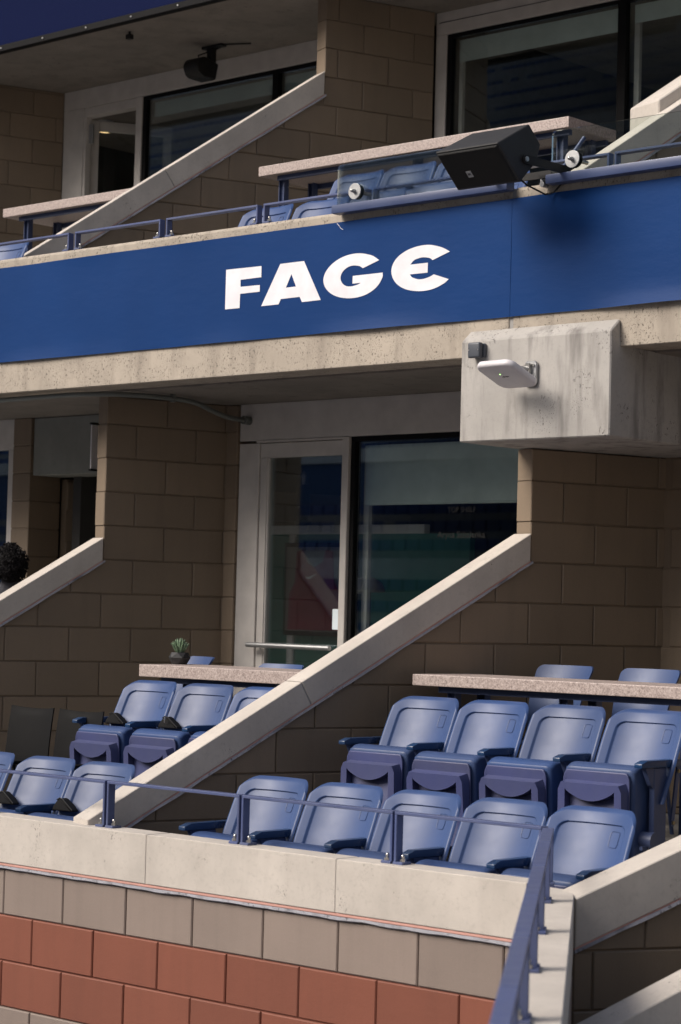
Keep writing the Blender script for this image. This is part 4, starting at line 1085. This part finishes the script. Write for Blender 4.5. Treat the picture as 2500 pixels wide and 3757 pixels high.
B = MB(); B.tube([(-6.362, 8.23, 1.172), (-6.40, 8.10, 1.176), (-6.415, 8.06, 1.178)], .010, 10); B.tube([(-6.43, 8.055, 1.178), (-6.40, 8.055, 1.178)], .017, 12); B.tube([(-6.365, 8.235, 1.16), (-6.36, 8.16, 1.13)], .007, 8); B.build('bracket_arm', 'galv', T, 50)
T = thing('junction_box', 'small dark grey junction box on the upper left of the concrete box', 'box', (-6.68, 8.25, 1.25))
MB().box((-6.722, 8.215, 1.243), (-6.647, 8.245, 1.318), .010, 3).build('cover', 'jbox', T, 40)
MB().box((-6.718, 8.245, 1.247), (-6.640, 8.264, 1.314), .004).build('back_box', 'jbox', T)
B = MB()
for u in (-6.712, -6.657): B.tube([(u, 8.2155, 1.281), (u, 8.2135, 1.281)], .003, 8)
B.build('screw', 'steel', T)

# conduit under the slab
T = thing('conduit', 'grey conduit pipe running under the balcony slab and bending into the window header', 'pipe', (-9.5, 8.8, 1.2))
ctrl = [(-12.2, 8.42, 1.228), (-10.6, 8.42, 1.232), (-9.95, 8.43, 1.236), (-9.70, 8.48, 1.236), (-9.55, 8.62, 1.236), (-9.49, 8.85, 1.236), (-9.49, 9.05, 1.228), (-9.50, 9.22, 1.19), (-9.51, 9.36, 1.165), (-9.52, 9.54, 1.160)]
pth = []
for i in range(len(ctrl)-1):
    p0, p1, p2, p3 = [Vector(ctrl[min(max(i+k, 0), len(ctrl)-1)]) for k in (-1, 0, 1, 2)]
    for k in range(8): t = k/8; pth.append(.5*((2*p1)+(-p0+p2)*t+(2*p0-5*p1+4*p2-p3)*t*t+(-p0+3*p1-3*p2+p3)*t**3))
pth.append(Vector(ctrl[-1]))
MB().tube(pth, .015, 12).build('pipe', 'conduit', T, 60)
MB().tube([(-9.515, 9.49, 1.161), (-9.52, 9.549, 1.160)], .026, 14).build('fitting', 'conduit', T, 60)
MB().box((-9.506, 8.865, 1.214), (-9.474, 8.885, 1.262), .002).build('strap', 'conduit', T)
# wall sign seen edge-on behind the left pier
T = thing('wall_panel', 'pale sign panel seen edge-on behind the left block pier', 'sign', (-10.25, 9.0, .84))
MB().box((-10.345, 8.99, .850), (-10.335, 9.20, 1.125), .002).build('board', 'white', T)
MB().box((-10.352, 8.985, 1.126), (-10.325, 9.21, 1.138), .002).build('clip', 'gasket', T)
MB().box((-10.352, 8.985, .838), (-10.325, 9.21, .849), .002).build('clip', 'gasket', T)

# ------------------------------------------------------------------ succulent
T = thing('potted_succulent', 'small spiky succulent in a faceted charcoal pot on the left counter', 'plant', (-8.645, 8.19, -.298))
B = MB(); r0 = [B.bm.verts.new((-8.645+.040*math.cos(math.radians(60*k)), 8.19+.040*math.sin(math.radians(60*k)), -.2975)) for k in range(6)]
r1 = [B.bm.verts.new((-8.645+.062*math.cos(math.radians(60*k+30)), 8.19+.062*math.sin(math.radians(60*k+30)), -.262)) for k in range(6)]
r2 = [B.bm.verts.new((-8.645+.046*math.cos(math.radians(60*k)), 8.19+.046*math.sin(math.radians(60*k)), -.234)) for k in range(6)]
for k in range(6):
    B.bm.faces.new((r0[k], r0[(k+1) % 6], r1[k])); B.bm.faces.new((r0[(k+1) % 6], r1[(k+1) % 6], r1[k])); B.bm.faces.new((r1[k], r2[(k+1) % 6], r2[k])); B.bm.faces.new((r1[k], r1[(k+1) % 6], r2[(k+1) % 6]))
B.bm.faces.new(r0[::-1]); B.bm.faces.new(r2); B.build('pot', 'pot', T)
rng = random.Random(3)
for k in range(30):
    a = k*2.4; out = .012+.034*(k/30); h = .085*(1-.45*k/30)+rng.uniform(-.008, .008)
    base = Vector((-8.645+.008*math.cos(a), 8.19+.008*math.sin(a), -.240)); d = Vector((math.cos(a), math.sin(a), 0))
    path = [base, base+d*out*.5+Vector((0, 0, h*.5)), base+d*out*.8+Vector((0, 0, h*.85)), base+d*out*(.85+rng.uniform(-.15, .3))+Vector((0, 0, h))]
    MB().tube(path, [.006, .0075, .0045, .0008], 6).build('leaf', 'leaf', T, 60)

# ------------------------------------------------------------------ person behind the left coping (only the curly hair shows)
def person(loc, label):
    T = thing('person', label, 'person', loc, None, math.radians(222))
    x, y, z = loc
    # skinned standing body in units (about 1.42 units = 1.70 m)
    V = [(0, 0, .76), (0, .01, .92), (0, .0, 1.10), (0, 0, 1.20), (0, -.02, 1.29), (-.07, 0, .72), (-.08, 0, .38), (-.08, 0, .05), (-.08, -.09, .02), (.07, 0, .72), (.08, 0, .38), (.08, 0, .05), (.08, -.09, .02), (-.15, 0, 1.13), (-.18, .0, .90), (-.17, -.06, .68), (-.17, -.08, .60), (.15, 0, 1.13), (.18, 0, .90), (.17, -.06, .68), (.17, -.08, .60)]
    E_ = [(0, 1), (1, 2), (2, 3), (3, 4), (0, 5), (5, 6), (6, 7), (7, 8), (0, 9), (9, 10), (10, 11), (11, 12), (2, 13), (13, 14), (14, 15), (15, 16), (2, 17), (17, 18), (18, 19), (19, 20)]
    Rr = [.11, .10, .12, .045, .085, .08, .052, .035, .03, .08, .052, .035, .03, .055, .04, .03, .028, .055, .04, .03, .028]
    me = bpy.data.meshes.new('body'); me.from_pydata([tuple(c_*K for c_ in v) for v in V], E_, [])
    o = bpy.data.objects.new('body', me); COL.objects.link(o); o.parent = T
    md = o.modifiers.new('skin', 'SKIN'); sv = me.skin_vertices[0].data
    for i, r in enumerate(Rr): sv[i].radius = (r*K, r*K*.85)
    sv[0].use_root = True
    o.modifiers.new('sub', 'SUBSURF').levels = 2; o.modifiers['sub'].render_levels = 2
    me.materials.append(M['shirt'])
    b = MB(); b.sphere((0, -.005, 1.325), (.066, .082, .098), 24); b.sphere((0, -.087, 1.315), (.012, .016, .018), 8)
    for s in (-1, 1): b.sphere((s*.067, .0, 1.318), (.010, .018, .026), 8)
    hd = b.build('head', 'skin', T, 60, world=False)
    b = MB()
    for s in (-1, 1): b.sphere((s*.026, -.076, 1.335), (.011, .008, .007), 8)
    b.build('eye', 'white', hd, 60, world=False)
    b = MB(); b.sphere((0, -.078, 1.283), (.022, .008, .006), 8); b.build('mouth', 'maroon', hd, 60, world=False)
    # curls: many small helical strands over the scalp
    b = MB(); rg = random.Random(11); b.sphere((0, .020, 1.340), (.088, .092, .112), 20)
    for k in range(420):
        u = rg.uniform(-.75, 1); th = rg.uniform(0, 2*math.pi); r_ = math.sqrt(1-u*u) if abs(u) < 1 else 0
        nrm = Vector((r_*math.cos(th), r_*math.sin(th), u))
        if nrm.y < -.45 and nrm.z < .45: continue
        c0 = Vector((0, .020, 1.340)) + Vector((nrm.x*.088, nrm.y*.094, nrm.z*.113))
        t1 = nrm.orthogonal().normalized(); t2 = nrm.cross(t1); rr = rg.uniform(.007, .013); L = rg.uniform(.012, .030); ph = rg.uniform(0, 6.28)
        pts = [c0 + nrm*(L*q/8) + t1*rr*math.cos(ph+q*.95) + t2*rr*math.sin(ph+q*.95) for q in range(9)]
        b.tube(pts, [.003]*8+[.001], 5)
    b.build('hair', 'hair', T, 70, world=False)
    for s in (-1, 1):
        hb = MB()
        hb.hull8([(s*.17-.012, -.105, .52), (s*.17-.012, -.105, .60), (s*.17-.012, -.055, .52), (s*.17-.012, -.055, .60), (s*.17+.012, -.105, .52), (s*.17+.012, -.105, .60), (s*.17+.012, -.055, .52), (s*.17+.012, -.055, .60)], .008, 2)
        for f_ in range(4): hb.tube([(s*.17, -.100+f_*.013, .525), (s*.17, -.102+f_*.013, .49), (s*.17-s*.01, -.100+f_*.013, .46-.005*(f_ in (0, 3)))], [.0075, .007, .005], 6)
        hb.tube([(s*.17, -.105, .575), (s*.165, -.125, .555), (s*.16, -.130, .53)], [.008, .008, .006], 6)
        hb.build('hand', 'skin', T, 60, world=False)
    return T
person((-10.475, 8.50, -1.10), 'person with short black curly hair behind the coping at the left photo edge')

# ------------------------------------------------------------------ grandstand opposite (mirrored in the windows), plus unseen side tiers blocking low sky
T = thing('grandstand', 'opposite seating stand mirrored in the suite windows, with unseen side tiers added to block low sky', 'grandstand', (-30, -14, -3.6))
M['stand'] = concrete('stand_concrete', (.30, .28, .26), .7)
M['court'] = simple('blue_court_paint', (.03, .06, .13), .7)
for k in range(38):
    y = -20-k*1.2; z = -2.4+k*.60 + max(0, k-14)*.42
    MB().box((-160, y-1.2, -3.6), (-8, y, z)).build('tier', 'stand', T)
    B = MB(); x = -110
    while x < -9:
        if random.random() > .05: B.box((x, y-.75, z+.05), (x+.40, y-.60, z+.36))
        x += .5
    st = B.build('seat_row', 'seat', T); st['kind'] = 'stuff'
MB().box((-160, -20.0, -3.6), (-8, -19.8, -1.8)).build('front_wall', 'court', T)
MB().box((-160, -20.1, -1.8), (-8, -19.7, -1.5)).build('ledge', 'cast', T)
MB().box((-160, -29.0, 3.2), (-8, -28.6, 4.4)).build('fascia', 'court', T)
for k in (6, 20, 30):
    y = -20-k*1.2+.1; z = -2.4+k*.60 + max(0, k-14)*.42
    MB().box((-160, y, z-.7), (-8, y+.3, z+.35)).build('parapet', 'cast', T)
MB().box((-160, -29.1, 4.4), (-8, -28.5, 4.8)).build('fascia', 'cast', T)
for k in range(7): MB().tube([(-84+k*11, -44, 9.0), (-78+k*11, -40.0, 16)], .3, 8).build('brace', 'cast', T)
for k in range(18):  # unseen side tiers, added and built tall to cut off low sky light
    MB().box((9+k*1.5, -60, -3.6), (10.5+k*1.5, 7, -2.4+k*1.25)).build('tier', 'stand', T)
    MB().box((-165-k*1.6, -60, -3.6), (-163.4-k*1.6, 8, -2.4+k*1.25)).build('tier', 'stand', T)
for o in bpy.data.objects:
    if '_o' in o: del o['_o']
    if 'extra' in o: del o['extra']
